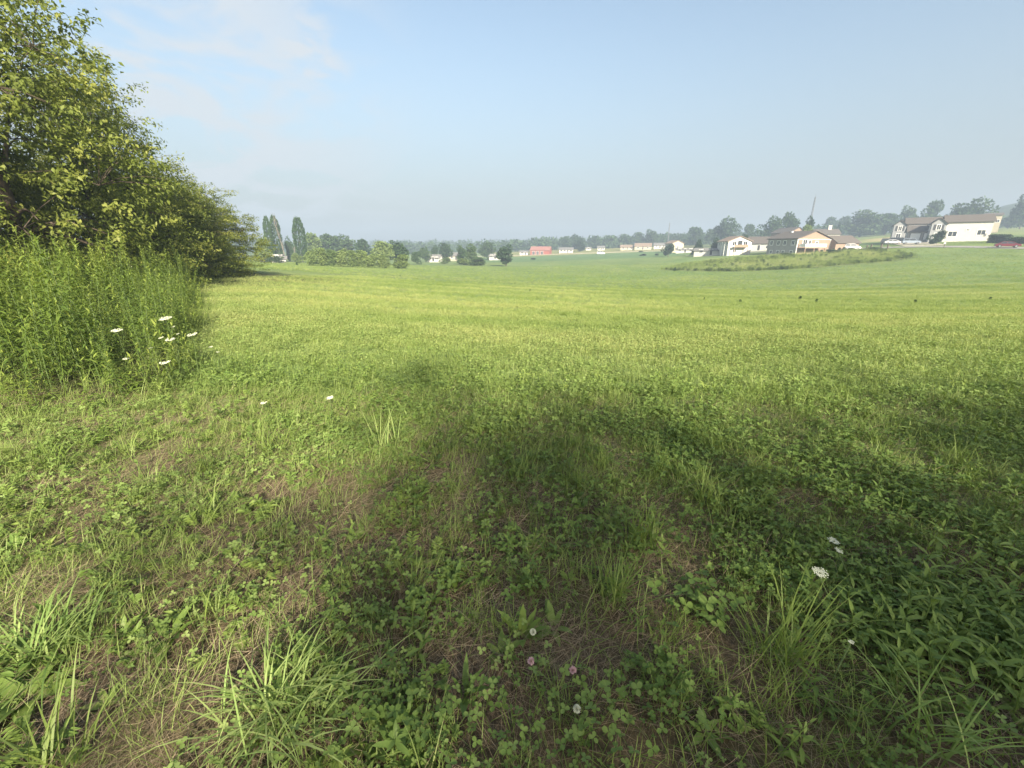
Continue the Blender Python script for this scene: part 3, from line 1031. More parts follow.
ORDW = ('first', 'second', 'third', 'fourth', 'fifth', 'sixth', 'seventh', 'eighth', 'ninth', 'tenth', 'eleventh', 'twelfth', 'thirteenth', 'fourteenth', 'fifteenth', 'sixteenth', 'seventeenth', 'eighteenth')
ORD8 = ('leftmost', 'second from the left', 'third from the left', 'fourth from the left', 'fourth from the right', 'third from the right', 'second from the right', 'rightmost')
# clipped-looking row of light green shrubs
for k in range(8):
    px = 311 + k * 10
    x, y, z = at(px, 96 + .7 * k)
    cr, _ = far_mesh('shrub', k % 3, 'farpale')
    h = (3.9, 4.3, 4.0, 4.4, 4.1, 4.2, 3.7, 3.3)[k]
    put_tree('hedge_shrub', cr, None, (x, y, z - .3), k * 2.0, (4.6, 4.0, h), 'light green shrub in the long row at the field edge, ' + ORD8[k], 'shrub', 'row of light green shrubs')

# leaning dead poplar with a bare top
x, y, z = at(284, 152)
g = np.random.default_rng(9)
mb = MB()
mb.tube([[0, 0, -.3], [-.3, 0, 5], [-1.2, 0, 10], [-1.9, 0, 14.2]], [.22, .18, .12, .03], 7)
for k in range(22):
    t = g.uniform(.25, .98)
    b_ = np.array([-1.9 * t ** 1.6, 0, 14 * t])
    a_ = g.uniform(0, 6.28)
    mb.tube([b_, b_ + [math.cos(a_) * .4, math.sin(a_) * .4, .9], b_ + [math.cos(a_) * .6, math.sin(a_) * .6, 2.0]], [.07, .05, .02], 4)
dp = empty('poplar_tree', (x, y, z), .2, 'leaning pale half dead poplar beside the full poplars', 'tree')
mb.link('trunk', M['palebark'], dp)
x, y, z = at(294, 160)
dq = clone(dp, (x, y, z), 2.6, (1, 1, .72), 'shorter pale dead poplar left of the lone poplar')
for ch in [q for q in COL.objects if q.parent == dp]:
    q = ch.copy(); COL.objects.link(q); q.parent = dq

# far woods that read as one mass
g = np.random.default_rng(77)
mb = MB()
for k in range(470):
    if k < 330:
        a_ = R(g.uniform(-52, 60))
        d = g.uniform(600, 900)
        h, wd = g.uniform(8, 14), g.uniform(12, 22)
    elif k < 430:
        a_ = math.atan(ratio(g.uniform(395, 765), 246))
        d = g.uniform(470, 560) / math.cos(a_) * .9
        h, wd = g.uniform(7, 12), g.uniform(10, 18)
    else:
        a_ = math.atan(ratio(g.uniform(815, 1080), 235))
        d = g.uniform(390, 460) / math.cos(a_) * .9
        h, wd = g.uniform(7, 12), g.uniform(10, 18)
    x, y = d * math.sin(a_), d * math.cos(a_)
    m = 150
    dd = unit(g.normal(0, 1, (m, 3)))
    P = np.array([x, y, tz1(x, y) + h * .45]) + dd * [wd / 2, wd / 2, h * .55] * g.uniform(.6, 1.05, (m, 1))
    ln = g.uniform(1.6, 3.2, m)
    mb.kites(P, dd + g.normal(0, .6, (m, 3)), unit(dd + [0, 0, .4]), ln, ln * .7, np.clip(g.uniform(.2, .7) + g.normal(0, .12, m), 0, 1))
tag(mb.link('far_woods', M['far']), 'hazy band of distant woods along the horizon', 'woods', kind='stuff')

# ------------------------------------------------------------------ buildings


def gable_walls(x0, x1, y0, y1, eave, rise, below):
    ym = (y0 + y1) / 2
    prof = [(y0, -below), (y1, -below), (y1, eave), (ym, eave + rise), (y0, eave)]
    mb = MB()
    v = [(x0, y, z) for y, z in prof] + [(x1, y, z) for y, z in prof]
    mb.add(v, [(q, (q + 1) % 5, 5 + (q + 1) % 5, 5 + q) for q in range(5)])
    mb.f.setdefault(5, []).append(np.array([[4, 3, 2, 1, 0], [5, 6, 7, 8, 9]]))
    return mb


def gable_roof(x0, x1, y0, y1, eave, rise, over=.45, th=.22):
    ym = (y0 + y1) / 2
    s = rise / ((y1 - y0) / 2)
    a, b = y0 - over, y1 + over
    ze = eave - over * s + .04
    zr = eave + rise + .04
    prof = [(a, ze), (ym, zr), (b, ze), (b, ze + th), (ym, zr + th), (a, ze + th)]
    mb = MB()
    X0, X1 = x0 - over, x1 + over
    v = [(X0, y, z) for y, z in prof] + [(X1, y, z) for y, z in prof]
    mb.add(v, [(q, (q + 1) % 6, 6 + (q + 1) % 6, 6 + q) for q in range(6)] + [(0, 5, 4, 1), (1, 4, 3, 2), (6, 7, 10, 11), (7, 8, 9, 10)])
    return mb


class House:
    """Local x runs along the ridge. face: 'f' -y wall, 'b' +y wall, 'r' +x gable, 'l' -x gable."""

    def __init__(self, name, label, loc, az_front, Ln, Wd, cat='house', group=None):
        # az_front: compass direction (clockwise from +Y) the -y wall looks to
        self.e = empty(name, loc, R(180 - az_front), label, cat, group)
        self.L, self.W = Ln, Wd

    def body(self, eave, rise, wall, roof, below=2.0, over=.45, rect=None):
        x0, x1, y0, y1 = rect or (-self.L / 2, self.L / 2, -self.W / 2, self.W / 2)
        self.rect = (x0, x1, y0, y1)
        gable_walls(x0, x1, y0, y1, eave, rise, below).link('wall', M[wall], self.e)
        self.roof = gable_roof(x0, x1, y0, y1, eave, rise, over).link('roof', M[roof], self.e)
        return self

    def place(self, face, u, z, rect=None):
        x0, x1, y0, y1 = rect or self.rect
        xm, ym = (x0 + x1) / 2, (y0 + y1) / 2
        return {'f': (Vector((xm + u, y0, z)), 0.0), 'b': (Vector((xm - u, y1, z)), math.pi),
                'r': (Vector((x1, ym + u, z)), math.pi / 2), 'l': (Vector((x0, ym - u, z)), -math.pi / 2)}[face]

    def window(self, face, u, z, w_, h, frame='trim', name='window', fill='glass', fillname='pane', t=.16):
        p, a = self.place(face, u, z)
        mb = MB()
        for bx in ((-w_ / 2 - t, -w_ / 2, 0, h), (w_ / 2, w_ / 2 + t, 0, h), (-w_ / 2 - t, w_ / 2 + t, h, h + t), (-w_ / 2 - t, w_ / 2 + t, -t, 0)):
            mb.box(bx[0], bx[1], -.07, .05, bx[2], bx[3])
        if fill == 'glass':
            mb.box(-.035, .035, -.06, .05, .0, h)
        o = mb.link(name, M[frame], self.e)
        o.location, o.rotation_euler = p, (0, 0, a)
        MB().box(-w_ / 2, w_ / 2, -.03, .05, 0, h).link(fillname, M[fill], o)
        return o

    def door(self, face, u, z, w_, h, mat='trim', frame='trim', name='door'):
        p, a = self.place(face, u, z)
        mb = MB()
        for bx in ((-w_ / 2 - .12, -w_ / 2, 0, h), (w_ / 2, w_ / 2 + .12, 0, h), (-w_ / 2 - .12, w_ / 2 + .12, h, h + .12)):
            mb.box(bx[0], bx[1], -.06, .05, bx[2], bx[3])
        o = MB().box(-w_ / 2, w_ / 2, -.03, .05, 0, h).link(name, M[mat], self.e)
        o.location, o.rotation_euler = p, (0, 0, a)
        mb.link('frame', M[frame], o)
        return o

    def part(self, name, mat, *boxes):
        mb = MB()
        for b_ in boxes:
            mb.box(*b_)
        return mb.link(name, M[mat], self.e)

    def chimney(self, x, y, z0, z1, mat='grey_shingle', s=.45):
        return MB().box(x - s, x + s, y - s, y + s, z0, z1).box(x - s - .08, x + s + .08, y - s - .08, y + s + .08, z1, z1 + .15).link('chimney', M[mat], self.roof)


def corner_loc(px, py, d, az, lx, ly):
    """Where a house's centre sits when its local point (lx, ly) stands under picture column px."""
    x, y, z = at(px, d, py)
    rz = R(180 - az)
    return (x - (lx * math.cos(rz) - ly * math.sin(rz)), y - (lx * math.sin(rz) + ly * math.cos(rz)))


# --- grey and tan house in the middle distance
GZ = EYE + float(slope(256.5)) * 145
cx, cy = corner_loc(795, 256, 145, 259, 6.3, -6.2)
hs = House('split_level_house', 'two storey house with grey side and tan brick gable above the rough mound', (cx, cy, GZ), 259, 12.6, 12.4)
gable_walls(-6.3, 6.3, -6.2, 6.2, 5.5, 2.25, 2.5).link('wall', M['tan_brick'], hs.e)
hs.rect = (-6.3, 6.3, -6.2, 6.2)
hs.roof = gable_roof(-6.3, 6.3, -6.2, 6.2, 5.5, 2.25, .5).link('roof', M['brown_shingle'], hs.e)
hs.part('siding', 'grey_siding', (-6.32, 6.2, -6.26, -6.203, -2.0, 5.30))
hs.part('corner_trim', 'trim', (6.2, 6.36, -6.30, -6.1, -2, 5.25))
hs.part('corner_trim', 'trim', (6.15, 6.36, 6.1, 6.28, -2, 5.25))
hs.part('rake_trim', 'trim', (6.32, 6.40, -6.2, 6.2, 5.18, 5.32))
hs.rect = (-6.3, 6.3, -6.26, 6.2)
for u in (-4.6, -1.5, 1.2, 4.6):
    hs.window('f', u, 3.6, 1.1, 1.25)
    hs.window('f', u + (.3 if u < 0 else -.2), .75, 1.0, 1.0)
hs.window('r', -3.4, 3.3, 1.5, 1.9, fill='glass')
hs.window('r', 1.0, 3.5, .9, 1.1, fill='glass')
hs.door('r', -1.6, 3.0, .9, 2.0, mat='dark_trim')
hs.part('deck', 'deck_wood', (6.42, 9.0, -5.6, 2.2, 2.55, 2.75), (8.75, 8.95, -5.5, -5.3, -2, 2.55), (8.75, 8.95, -2.2, -2.0, -2, 2.55), (8.75, 8.95, 1.9, 2.1, -2, 2.55))
hs.part('railing', 'trim', (8.93, 9.0, -5.6, 2.2, 2.95, 3.85), (6.5, 8.93, -5.6, -5.53, 2.95, 3.85), (6.5, 8.93, 2.13, 2.2, 2.95, 3.85))
st = MB()
for k in range(11):
    st.box(7.4, 8.7, 2.25 + k * .28, 2.53 + k * .28, 2.5 - k * .22, 2.56 - k * .22)
st.link('stairs', M['deck_wood'], hs.e)
hs.part('chimney_cap', 'trim', (-2.6, -2.0, -1.4, -.8, 6.6, 8.0))
# garage wing to the right, ridge parallel to the tan gable wall
wx = 4.8
gw = MB()
prof = [(-3.6, -2), (-3.6, 4.3), (0, 6.3), (3.6, 4.3), (3.6, -2)]
v = [(wx - 4 + 4 + x, 6.25, z) for x, z in prof] + [(wx + x, 15.2, z) for x, z in prof]
gw.add(v, [(q, (q + 1) % 5, 5 + (q + 1) % 5, 5 + q) for q in range(5)])
gw.f.setdefault(5, []).append(np.array([[0, 1, 2, 3, 4], [9, 8, 7, 6, 5]]))
gw.link('garage_wing', M['tan_brick'], hs.e)
gr = MB()
pr = [(-4.1, 4.05), (0, 6.33), (4.1, 4.05), (4.1, 4.27), (0, 6.55), (-4.1, 4.27)]
v = [(wx + x, 6.3, z) for x, z in pr] + [(wx + x, 15.6, z) for x, z in pr]
gr.add(v, [(q, (q + 1) % 6, 6 + (q + 1) % 6, 6 + q) for q in range(6)] + [(0, 1, 4, 5), (1, 2, 3, 4), (6, 11, 10, 7), (7, 10, 9, 8)])
gr.link('garage_roof', M['brown_shingle'], hs.e)
# foundation shrubs beside the house
g = np.random.default_rng(4)
for k, (px, d) in enumerate(((817, 140), (822, 140.5), (828, 141), (833, 142), (839, 143), (844, 144.5))):
    x, y, z = at(px, d)
    z = max(z, GZ + .3)
    put_tree('shrub', far_mesh('shrub', k % 3, 'fardark')[0], None, (x, y, z - .2), k * 1.1, (1.5, 1.5, 1.5), 'small dark foundation shrub along the tan walls, ' + ('leftmost by the deck', 'second from the deck', 'third from the deck', 'fourth from the deck', 'fifth, below the garage wing', 'last, at the garage wing end')[k], 'shrub', 'foundation shrubs along the tan walls')

# --- white house with balcony
BZ = EYE + float(slope(252.9)) * 168
cx, cy = corner_loc(727, 253, 168, 277, 6.0, -4.1)
hb = House('gabled_house', 'white gabled house with dark balcony and tan roof', (cx, cy, BZ), 277, 12, 8.2).body(4.1, 1.7, 'white_siding', 'tan_shingle', 2.5)
hb.window('r', -1.9, 2.6, 1.3, 1.5)
hb.window('r', 1.9, 2.6, 1.3, 1.5)
hb.door('r', 0, 2.4, 1.6, 2.0, 'glass')
hb.part('balcony', 'deck_wood', (6.06, 7.8, -2.4, 2.4, 2.0, 2.12), (7.7, 7.8, -2.4, 2.4, 2.12, 2.9), (7.65, 7.8, -2.4, -2.25, -2, 2.0), (7.65, 7.8, 2.25, 2.4, -2, 2.0))
hb.window('r', -1.6, .1, 1.1, 1.1)
for u in (-4, -1, 2, 4.6):
    hb.window('f', u, 2.6, 1.0, 1.2)
hb.part('porch_post', 'trim', (4.4, 4.6, -4.9, -4.7, -2, 3.9))
hb.part('porch_post', 'trim', (1.4, 1.6, -4.9, -4.7, -2, 3.9))


def simple_house(name, label, px, py, d, az, Ln, Wd, eave, rise, wall, roof, wins=3, cat='house', group=None, door=True, front='f', z=None, dx=0):
    x, y, zz_ = at(px, d, py)
    z = max(zz_, EYE + float(slope(py + 1.5)) * d) if z is None else z
    h = House(name, label, (x, y, z), az, Ln, Wd, cat, group).body(eave, rise, wall, roof, 4.0)
    for k in range(wins):
        u = (k - (wins - 1) / 2) * Ln / (wins + .4)
        if door and k == wins // 2:
            h.door(front, u, .15, 1.0, 2.05, 'dark_trim')
        else:
            h.window(front, u, .9, 1.3, 1.2)
    if wins:
        h.window('r', 0, .9, 1.1, 1.2)
        h.window('l', 0, .9, 1.1, 1.2)
    return h


simple_house('low_shed', 'low white shed with grey roof left of the balcony house', 707, 253.5, 182, 214, 9.0, 5, 1.7, .8, 'white_siding', 'grey_shingle', 2, 'shed')
h = simple_house('bungalow', 'brown roofed bungalow between the balcony house and the grey house', 760, 249.5, 196, 216, 11.5, 10, 2.9, 2.6, 'white_siding', 'brown_shingle', 3)
simple_house('bungalow', 'white roof peak house with bright chimney behind the garage wing', 823, 243, 225, 196, 10, 9, 4.6, 2.2, 'white_siding', 'brown_shingle', 3).chimney(1.5, 0, 6, 8.6, 'white_siding', .7)
simple_house('house', 'grey roofed house showing only its ridge above the grey house', 787, 241, 232, 262, 13, 9, 4.6, 2.4, 'tan_brick', 'brown_shingle', 3)

# --- long white house at the right: two gabled blocks joined by garages
az_w = 209.0
p_l, p_r = Vector((*rp(938.5, 149.5), 0)), Vector((*rp(985.5, 143), 0))
ax = (p_r - p_l).normalized()
inn = Vector((-ax.y, ax.x, 0))                # into the house, away from the viewer
LW = (p_r - p_l).length
azf = math.degrees(math.atan2(-inn.x, -inn.y)) % 360
WZ = EYE + float(slope(239.2)) * 146.5
for blk, (sh, sx, lab) in enumerate(((0, 0, 'long two storey white house with shuttered cross gable, nearest the road'), (17, -8.5, 'rear white twin of the long house, mostly hidden behind it'))):
    ctr = (p_l + p_r) / 2 + inn * (sh + 5.0) + ax * sx
    hw = House('long_house', lab, (ctr.x, ctr.y, WZ + (.3 if blk else 0)), azf, LW, 10).body(5.3, 2.1, 'white_siding', 'brown_shingle', 4)
    hw.window('f', -LW * .30, .9, 2.0, 1.5)
    hw.window('f', LW * .30, 1.3, 1.8, 1.4)
    hw.window('f', 0.1, 2.6, .6, .5)
    hw.part('meter_box', 'steel', (LW * .38, LW * .38 + .4, -5.16, -5.003, .9, 1.7))
    xl = -LW / 2
    # cross gable bay standing out at the left end, its peak towards the road
    bx0, bx1, by0, by1, be, br_ = xl - 3.4, xl + .2, -5.9, .2, 4.9, 1.6
    bm_ = (bx0 + bx1) / 2
    MB().prism([(bx0, -4), (bx1, -4), (bx1, be), (bm_, be + br_), (bx0, be)], by0, by1).link('gable_bay', M['shaded_white_siding'], hw.e)
    o_ = .4
    sl_ = br_ / (bm_ - bx0)
    rb = MB()
    rv = [(x, y, z) for y in (by0 - o_, by1 + 2.5) for x, z in ((bx0 - o_, be - o_ * sl_ + .03), (bm_, be + br_ + .03), (bx1 + o_, be - o_ * sl_ + .03), (bx1 + o_, be - o_ * sl_ + .24), (bm_, be + br_ + .24), (bx0 - o_, be - o_ * sl_ + .24))]
    rb.add(rv, [(q, (q + 1) % 6, 6 + (q + 1) % 6, 6 + q) for q in range(6)] + [(0, 5, 4, 1), (1, 4, 3, 2), (6, 7, 10, 11), (7, 8, 9, 10)])
    rb.link('bay_roof', M['brown_shingle'], hw.e)
    hw.rect = (bx0, bx1, by0, by1)
    hw.window('f', 0, 3.0, .9, 1.5)
    hw.window('f', 0, .6, 1.2, 1.3)
    hw.window('l', 0, 3.0, 1.0, 1.4)
    for q in (-.95, .95):
        hw.part('shutter', 'dark_trim', (bm_ + q - .3, bm_ + q + .3, by0 - .07, by0 - .003, 2.9, 4.6))
    # low garage wing running on to the left
    if blk:
        continue
    gable_walls(xl - 8.4, xl - .01, .3, 8.8, 2.6, 1.9, 4).link('garage', M['grey_siding'], hw.e)  # grey here paints in the shade on the garage front
    gable_roof(xl - 8.4, xl - .5, .3, 8.8, 2.6, 1.9, .4, .2).link('garage_roof', M['brown_shingle'], hw.e)
    hw.rect = (xl - 8.4, xl - .01, .3, 8.8)
    hw.door('f', -2.1, 0, 2.6, 2.1, 'trim', 'dark_trim', 'garage_door')
    hw.door('f', 1.4, 0, 2.6, 2.1, 'trim', 'dark_trim', 'garage_door')
    hw.window('l', 0, .9, 1.1, 1.1)

simple_house('house', 'cream house standing higher behind the right end of the long white house', 991, 223, 235, 222, 6.0, 7, 4.3, 1.0, 'cream_siding', 'brown_shingle', 3)

# --- far buildings
h = simple_house('low_house', 'low grey house with grey roof under the poplars', 273, 261, 134, 172, 5.6, 4, 1.3, .8, 'grey_siding', 'grey_shingle', 3)
simple_house('garden_shed', 'small white shed right of the low house under the poplars', 283, 261, 132, 160, 1.8, 1.8, 1.1, .5, 'white_siding', 'grey_shingle', 0, 'shed')
simple_house('cottage', 'small white cottage with grey roof among the hazy trees', 435, 260, 215, 190, 5.8, 5, 1.7, 1.3, 'white_siding', 'grey_shingle', 3)
simple_house('cottage', 'pale cottage wall showing between the close tree pair and the round hazy tree', 456, 258.5, 240, 200, 6, 5, 2.3, 1.3, 'cream_siding', 'grey_shingle', 2)
simple_house('cottage', 'half hidden white cottage left of the dark field edge tree', 495, 257.5, 250, 200, 5, 5, 1.5, 1.1, 'white_siding', 'grey_shingle', 2)
hr = simple_house('red_barn', 'red barn with open bays and faded red roof', 541, 254.3, 330, 196, 14, 9, 3.0, 2.4, 'red_barn', 'red_roof', 0, 'barn')
for u in (-4.6, -1.6, 1.6):
    hr.door('f', u, 0, 1.8, 2.2, 'dark_trim', 'trim', 'bay_opening')
simple_house('pale_shed', 'small pale shed at the left end of the red barn', 524, 254.3, 332, 186, 6, 5, 2.0, 1.0, 'white_siding', 'grey_shingle', 2, 'shed')
simple_house('long_shed', 'long white shed with pale grey roof right of the red barn', 566, 252.3, 345, 186, 10.5, 7, 2.2, 1.5, 'white_siding', 'grey_shingle', 4, 'shed')
simple_house('cabin', 'tiny white cabin between the long shed and the bungalows', 588.5, 249.5, 380, 190, 4.2, 4, 1.7, .8, 'white_siding', 'grey_shingle', 1, 'cabin', door=False)
simple_house('cabin', 'white cabin standing alone left of the bungalows', 601, 249.3, 370, 190, 5.6, 4.5, 2.2, 1.1, 'white_siding', 'grey_shingle', 3, 'cabin')
simple_house('bungalow', 'tan walled bungalow with white end on the far slope', 627, 248.6, 350, 192, 10, 7, 2.2, 1.5, 'cream_siding', 'tan_shingle', 3)
simple_house('bungalow', 'cream bungalow with pale brown roof on the far slope', 643, 248.2, 345, 198, 12, 8, 2.6, 2.0, 'cream_siding', 'tan_shingle', 3)
simple_house('bungalow', 'long low grey roofed bungalow left of the yellow house', 660, 246.5, 350, 198, 9, 7, 2.0, 1.6, 'white_siding', 'grey_shingle', 3)
simple_house('gabled_house', 'pale yellow house gable end on above the white outbuilding', 674, 248, 270, 260, 8, 7.5, 3.4, 1.6, 'cream_siding', 'tan_shingle', 3)
simple_house('outbuilding', 'low white outbuilding in front of the yellow house', 685, 251.5, 245, 200, 9.5, 4, 1.6, .7, 'white_siding', 'grey_shingle', 3, 'outbuilding')

# ------------------------------------------------------------------ masts, posts, hedge, fence


def lattice_mast(px, d, top, label, lean=0.0, wd=.55):
    x, y, z = at(px, d, 240)
    zt = EYE + float(slope(top)) * d
    h = zt - z
    r = empty('lattice_mast', (x, y, z), .4, label, 'mast')
    legs = []
    for k in range(3):
        a_ = k * 2.094
        b_, t_ = np.array([math.cos(a_) * wd, math.sin(a_) * wd, -.3]), np.array([math.cos(a_) * wd * .45, math.sin(a_) * wd * .45, h])
        MB().tube([b_, (b_ + t_) / 2, t_], .10, 5).link('leg', M['steel'], r)
        legs.append((b_, t_))
    mb = MB()
    n_ = int(h / 1.2)
    for k in range(3):
        for q in range(n_):
            A, B = legs[k], legs[(k + 1) % 3]
            f0, f1 = q / n_, (q + 1) / n_
            mb.tube([A[0] + (A[1] - A[0]) * f0, B[0] + (B[1] - B[0]) * f1], .05, 4)
    mb.link('bracing', M['steel'], r)
    MB().tube([[0, 0, h - .2], [0, 0, h + 1.2]], .06, 5).link('antenna', M['steel'], r)
    return r


lattice_mast(807, 222, 197, 'tall dark lattice mast above the dark narrow tree behind the grey house')
lattice_mast(668, 400, 223, 'thin hazy lattice mast far off above the yellow house', wd=.7)

mb = MB()
g = np.random.default_rng(3)
for k, (px, d, h_) in enumerate(((866.5, 131, 1.35), (870.5, 131, 1.5), (880.5, 129.5, 1.5), (887, 129, 1.2))):
    x, y, z = at(px, d)
    r = empty('fence_post', (x, y, z + .05), .3, ('short dark post nearest the tan garage, left of the roadside four', 'second roadside post from the tan garage, tall and dark', 'third roadside post from the tan garage, standing apart', 'last short roadside post before the driveway')[k], 'post', 'posts by the road')
    MB().box(-.13, .13, -.13, .13, -.4, h_).link('shaft', M['post'], r)
    MB().box(-.17, .17, -.17, .17, h_, h_ + .08).link('cap', M['post'], r)
x, y, z = at(943, 122.5)
mbx = empty('mailbox', (x, y, z), R(-45), 'small white mailbox on a post beside the road', 'mailbox')
MB().box(-.07, .07, -.07, .07, -.4, 1.05).link('post', M['post'], mbx)
b_ = MB()
pr = [(-.22, 1.05), (.22, 1.05), (.22, 1.35), (.14, 1.48), (0, 1.53), (-.14, 1.48), (-.22, 1.35)]
b_.prism(pr, -.35, .35)
b_.link('box', M['p_white'], mbx)
MB().box(.225, .25, -.05, .12, 1.25, 1.5).link('flag', M['p_red'], mbx)


def clipped_hedge(px0, px1, d0, d1, h_, wd, mat, label, n_=2600, name='clipped_hedge'):
    a_, b_ = np.array(rp(px0, d0)), np.array(rp(px1, d1))
    g = np.random.default_rng(int(px0))
    ln_ = np.linalg.norm(b_ - a_)
    t = (b_ - a_) / ln_
    nn = np.array([-t[1], t[0]])
    q = g.uniform(0, 1, (n_, 3))
    face = g.integers(0, 3, n_)
    s = q[:, 0] * ln_
    o = np.where(face == 0, -wd / 2, np.where(face == 1, wd / 2, (q[:, 1] - .5) * wd)) + g.normal(0, .07, n_)
    zz_ = np.where(face == 2, h_, q[:, 2] * h_) + g.normal(0, .07, n_)
    P = np.column_stack([a_ + s[:, None] * t + o[:, None] * nn, zz_])
    P[:, 2] += tz(P[:, 0], P[:, 1])
    D = g.normal(0, 1, (n_, 3))
    e = tag(MB().kites(P, D, unit(g.normal(0, 1, (n_, 3)) + [0, 0, .4]), .38, .26, g.uniform(.2, .8, n_)).link(name, M[mat]), label, 'hedge')
    return e


clipped_hedge(986, 1006, 133, 129, 2.1, 1.6, 'fardark', 'dark clipped hedge at the right of the long white house')
clipped_hedge(1007, 1040, 129, 122, 1.5, 1.5, 'far', 'lower brownish green hedge running out at the right edge')

# ------------------------------------------------------------------ cars


def make_car(name, paint_m, label, loc, rz, kind='sedan', group='parked cars'):
    r = empty(name, loc, rz, label, 'car' if kind != 'van' else 'van', group)
    if kind == 'sedan':
        Ln, hood, roof, cab = 4.6, .95, 1.42, (-1.75, -1.05, .55, 1.35)
    elif kind == 'suv':
        Ln, hood, roof, cab = 4.7, 1.05, 1.75, (-2.2, -1.95, .55, 1.25)
    else:
        Ln, hood, roof, cab = 5.0, 1.15, 1.95, (-2.4, -2.3, 1.0, 1.7)
    hw, x0, x1 = .88, -Ln / 2, Ln / 2
    prof = [(x0 + .08, .32), (x1 - .1, .32), (x1, .5), (x1 - .03, .72), (x1 - .35, hood - .1), (cab[3], hood), (cab[0], hood), (x0 + .05, hood - .04), (x0, .7), (x0, .48)]
    mb = MB()
    n_ = len(prof)
    v = []
    for s, k in ((-1, 0), (-1, 1), (1, 1), (1, 0)):
        pass
    rings = [(-hw + .07, .96), (-hw, 1.0), (hw, 1.0), (hw - .07, .96)]
    zc = .6
    for yy, sc_ in ((-hw, .93), (-hw + .06, 1.0), (hw - .06, 1.0), (hw, .93)):
        v += [(x * (1 if sc_ == 1 else .985), yy, zc + (z - zc) * sc_) for x, z in prof]
    f = [(a_ * n_ + q, a_ * n_ + (q + 1) % n_, (a_ + 1) * n_ + (q + 1) % n_, (a_ + 1) * n_ + q) for a_ in range(3) for q in range(n_)]
    mb.add(v, f)
    mb.f.setdefault(n_, []).append(np.array([list(range(n_))[::-1], [3 * n_ + q for q in range(n_)]]))
    # roof skin and pillars
    rv = []
    for yy in (-.62, .62):
        rv += [(cab[1] - .04, yy, roof - .02), (cab[2] + .04, yy, roof - .02), (cab[2] - .1, yy * .95, roof + .05), (cab[1] + .1, yy * .95, roof + .05)]
    mb.add(rv, [(0, 1, 5, 4), (1, 2, 6, 5), (2, 3, 7, 6), (3, 0, 4, 7), (0, 3, 2, 1), (4, 5, 6, 7)])
    for xb, xt in ((cab[0], cab[1]), (cab[3], cab[2]), ((cab[0] + cab[3]) / 2 - .2, (cab[1] + cab[2]) / 2)):
        for s in (-1, 1):
            mb.tube([(xb, s * .82, hood - .02), (xt, s * .63, roof)], .05, 4)
    mb.link('body', M[paint_m], r)
    gv = []
    for s in (-1, 1):
        gv += [(cab[0] + .03, s * .79, hood - .01), (cab[3] - .03, s * .79, hood - .01), (cab[2] - .0, s * .60, roof - .03), (cab[1] + .0, s * .60, roof - .03)]
    MB().add(gv, [(0, 1, 2, 3), (4, 7, 6, 5), (1, 5, 6, 2), (0, 3, 7, 4), (3, 2, 6, 7), (0, 4, 5, 1)]).link('window', M['glass'], r)
    for xx in (x0 + .85, x1 - .9):
        for s in (-1, 1):
            w_ = empty('wheel', (xx, s * (hw - .1), .33))
            w_.parent = r
            MB().tube([(0, -.11, 0), (0, .11, 0)], .33, 14).link('tyre', M['tyre'], w_)
            MB().tube([(0, -.125, 0), (0, .125, 0)], .19, 10).link('rim', M['rim'], w_)
    for s in (-1, 1):
        MB().box(x1 - .12, x1 + .012, s * .62 - .17, s * .62 + .17, .6, .74).link('headlight', M['lamp'], r)
        MB().box(x0 - .012, x0 + .1, s * .66 - .14, s * .66 + .14, .66, .82).link('tail_light', M['red_lamp'], r)
    return r


def car_at(px, d, az, *a_, lift=.14, **k):
    x, y, z = at(px, d)
    return make_car(*a_[:3], (x, y, z + lift), R(90 - az), **k)


car_at(1006, 114.5, 128, 'parked_car', 'p_red', 'red car on the road at the right edge', lift=.14, group='cars by the houses')
car_at(891, 157, 120, 'parked_car', 'p_white', 'white car before the twin house, left of the blue-silver car', group='cars by the houses')
car_at(887, 163, 120, 'parked_car', 'p_dark', 'dark utility vehicle behind the white car', kind='suv', group='cars by the houses')
car_at(909, 147, 118, 'parked_car', 'p_silver', 'blue-silver car on the driveway before the garages', kind='suv', group='cars by the houses')
car_at(851, 146, 105, 'parked_car', 'p_white', 'white utility vehicle beside the tan garage wing', kind='suv', group='cars by the houses')
car_at(601, 285, 95, 'parked_van', 'p_white', 'small white van on the lane across the crop strip', kind='van', lift=.1, group='cars by the houses')

# ------------------------------------------------------------------ ground cover: clump meshes and their scattering


def rnd(a, b, n, g):
    return g.uniform(a, b, n)


def p_grass(seed, n=26, ln=(.12, .30), wd=(.0032, .006), spread=.05, el=(.9, 1.5), bend=(.4, 1.7), seg=4, t0=.5):
    g = np.random.default_rng(seed)
    a_ = g.uniform(0, 6.283, n)
    P = np.column_stack([g.normal(0, spread, n), g.normal(0, spread, n), np.full(n, -.01)])
    return MB().blades(P, a_, g.uniform(*ln, n), g.uniform(*wd, n), g.uniform(*el, n), g.uniform(*bend, n), np.clip(t0 + g.normal(0, .25, n), 0, 1), seg, .3)


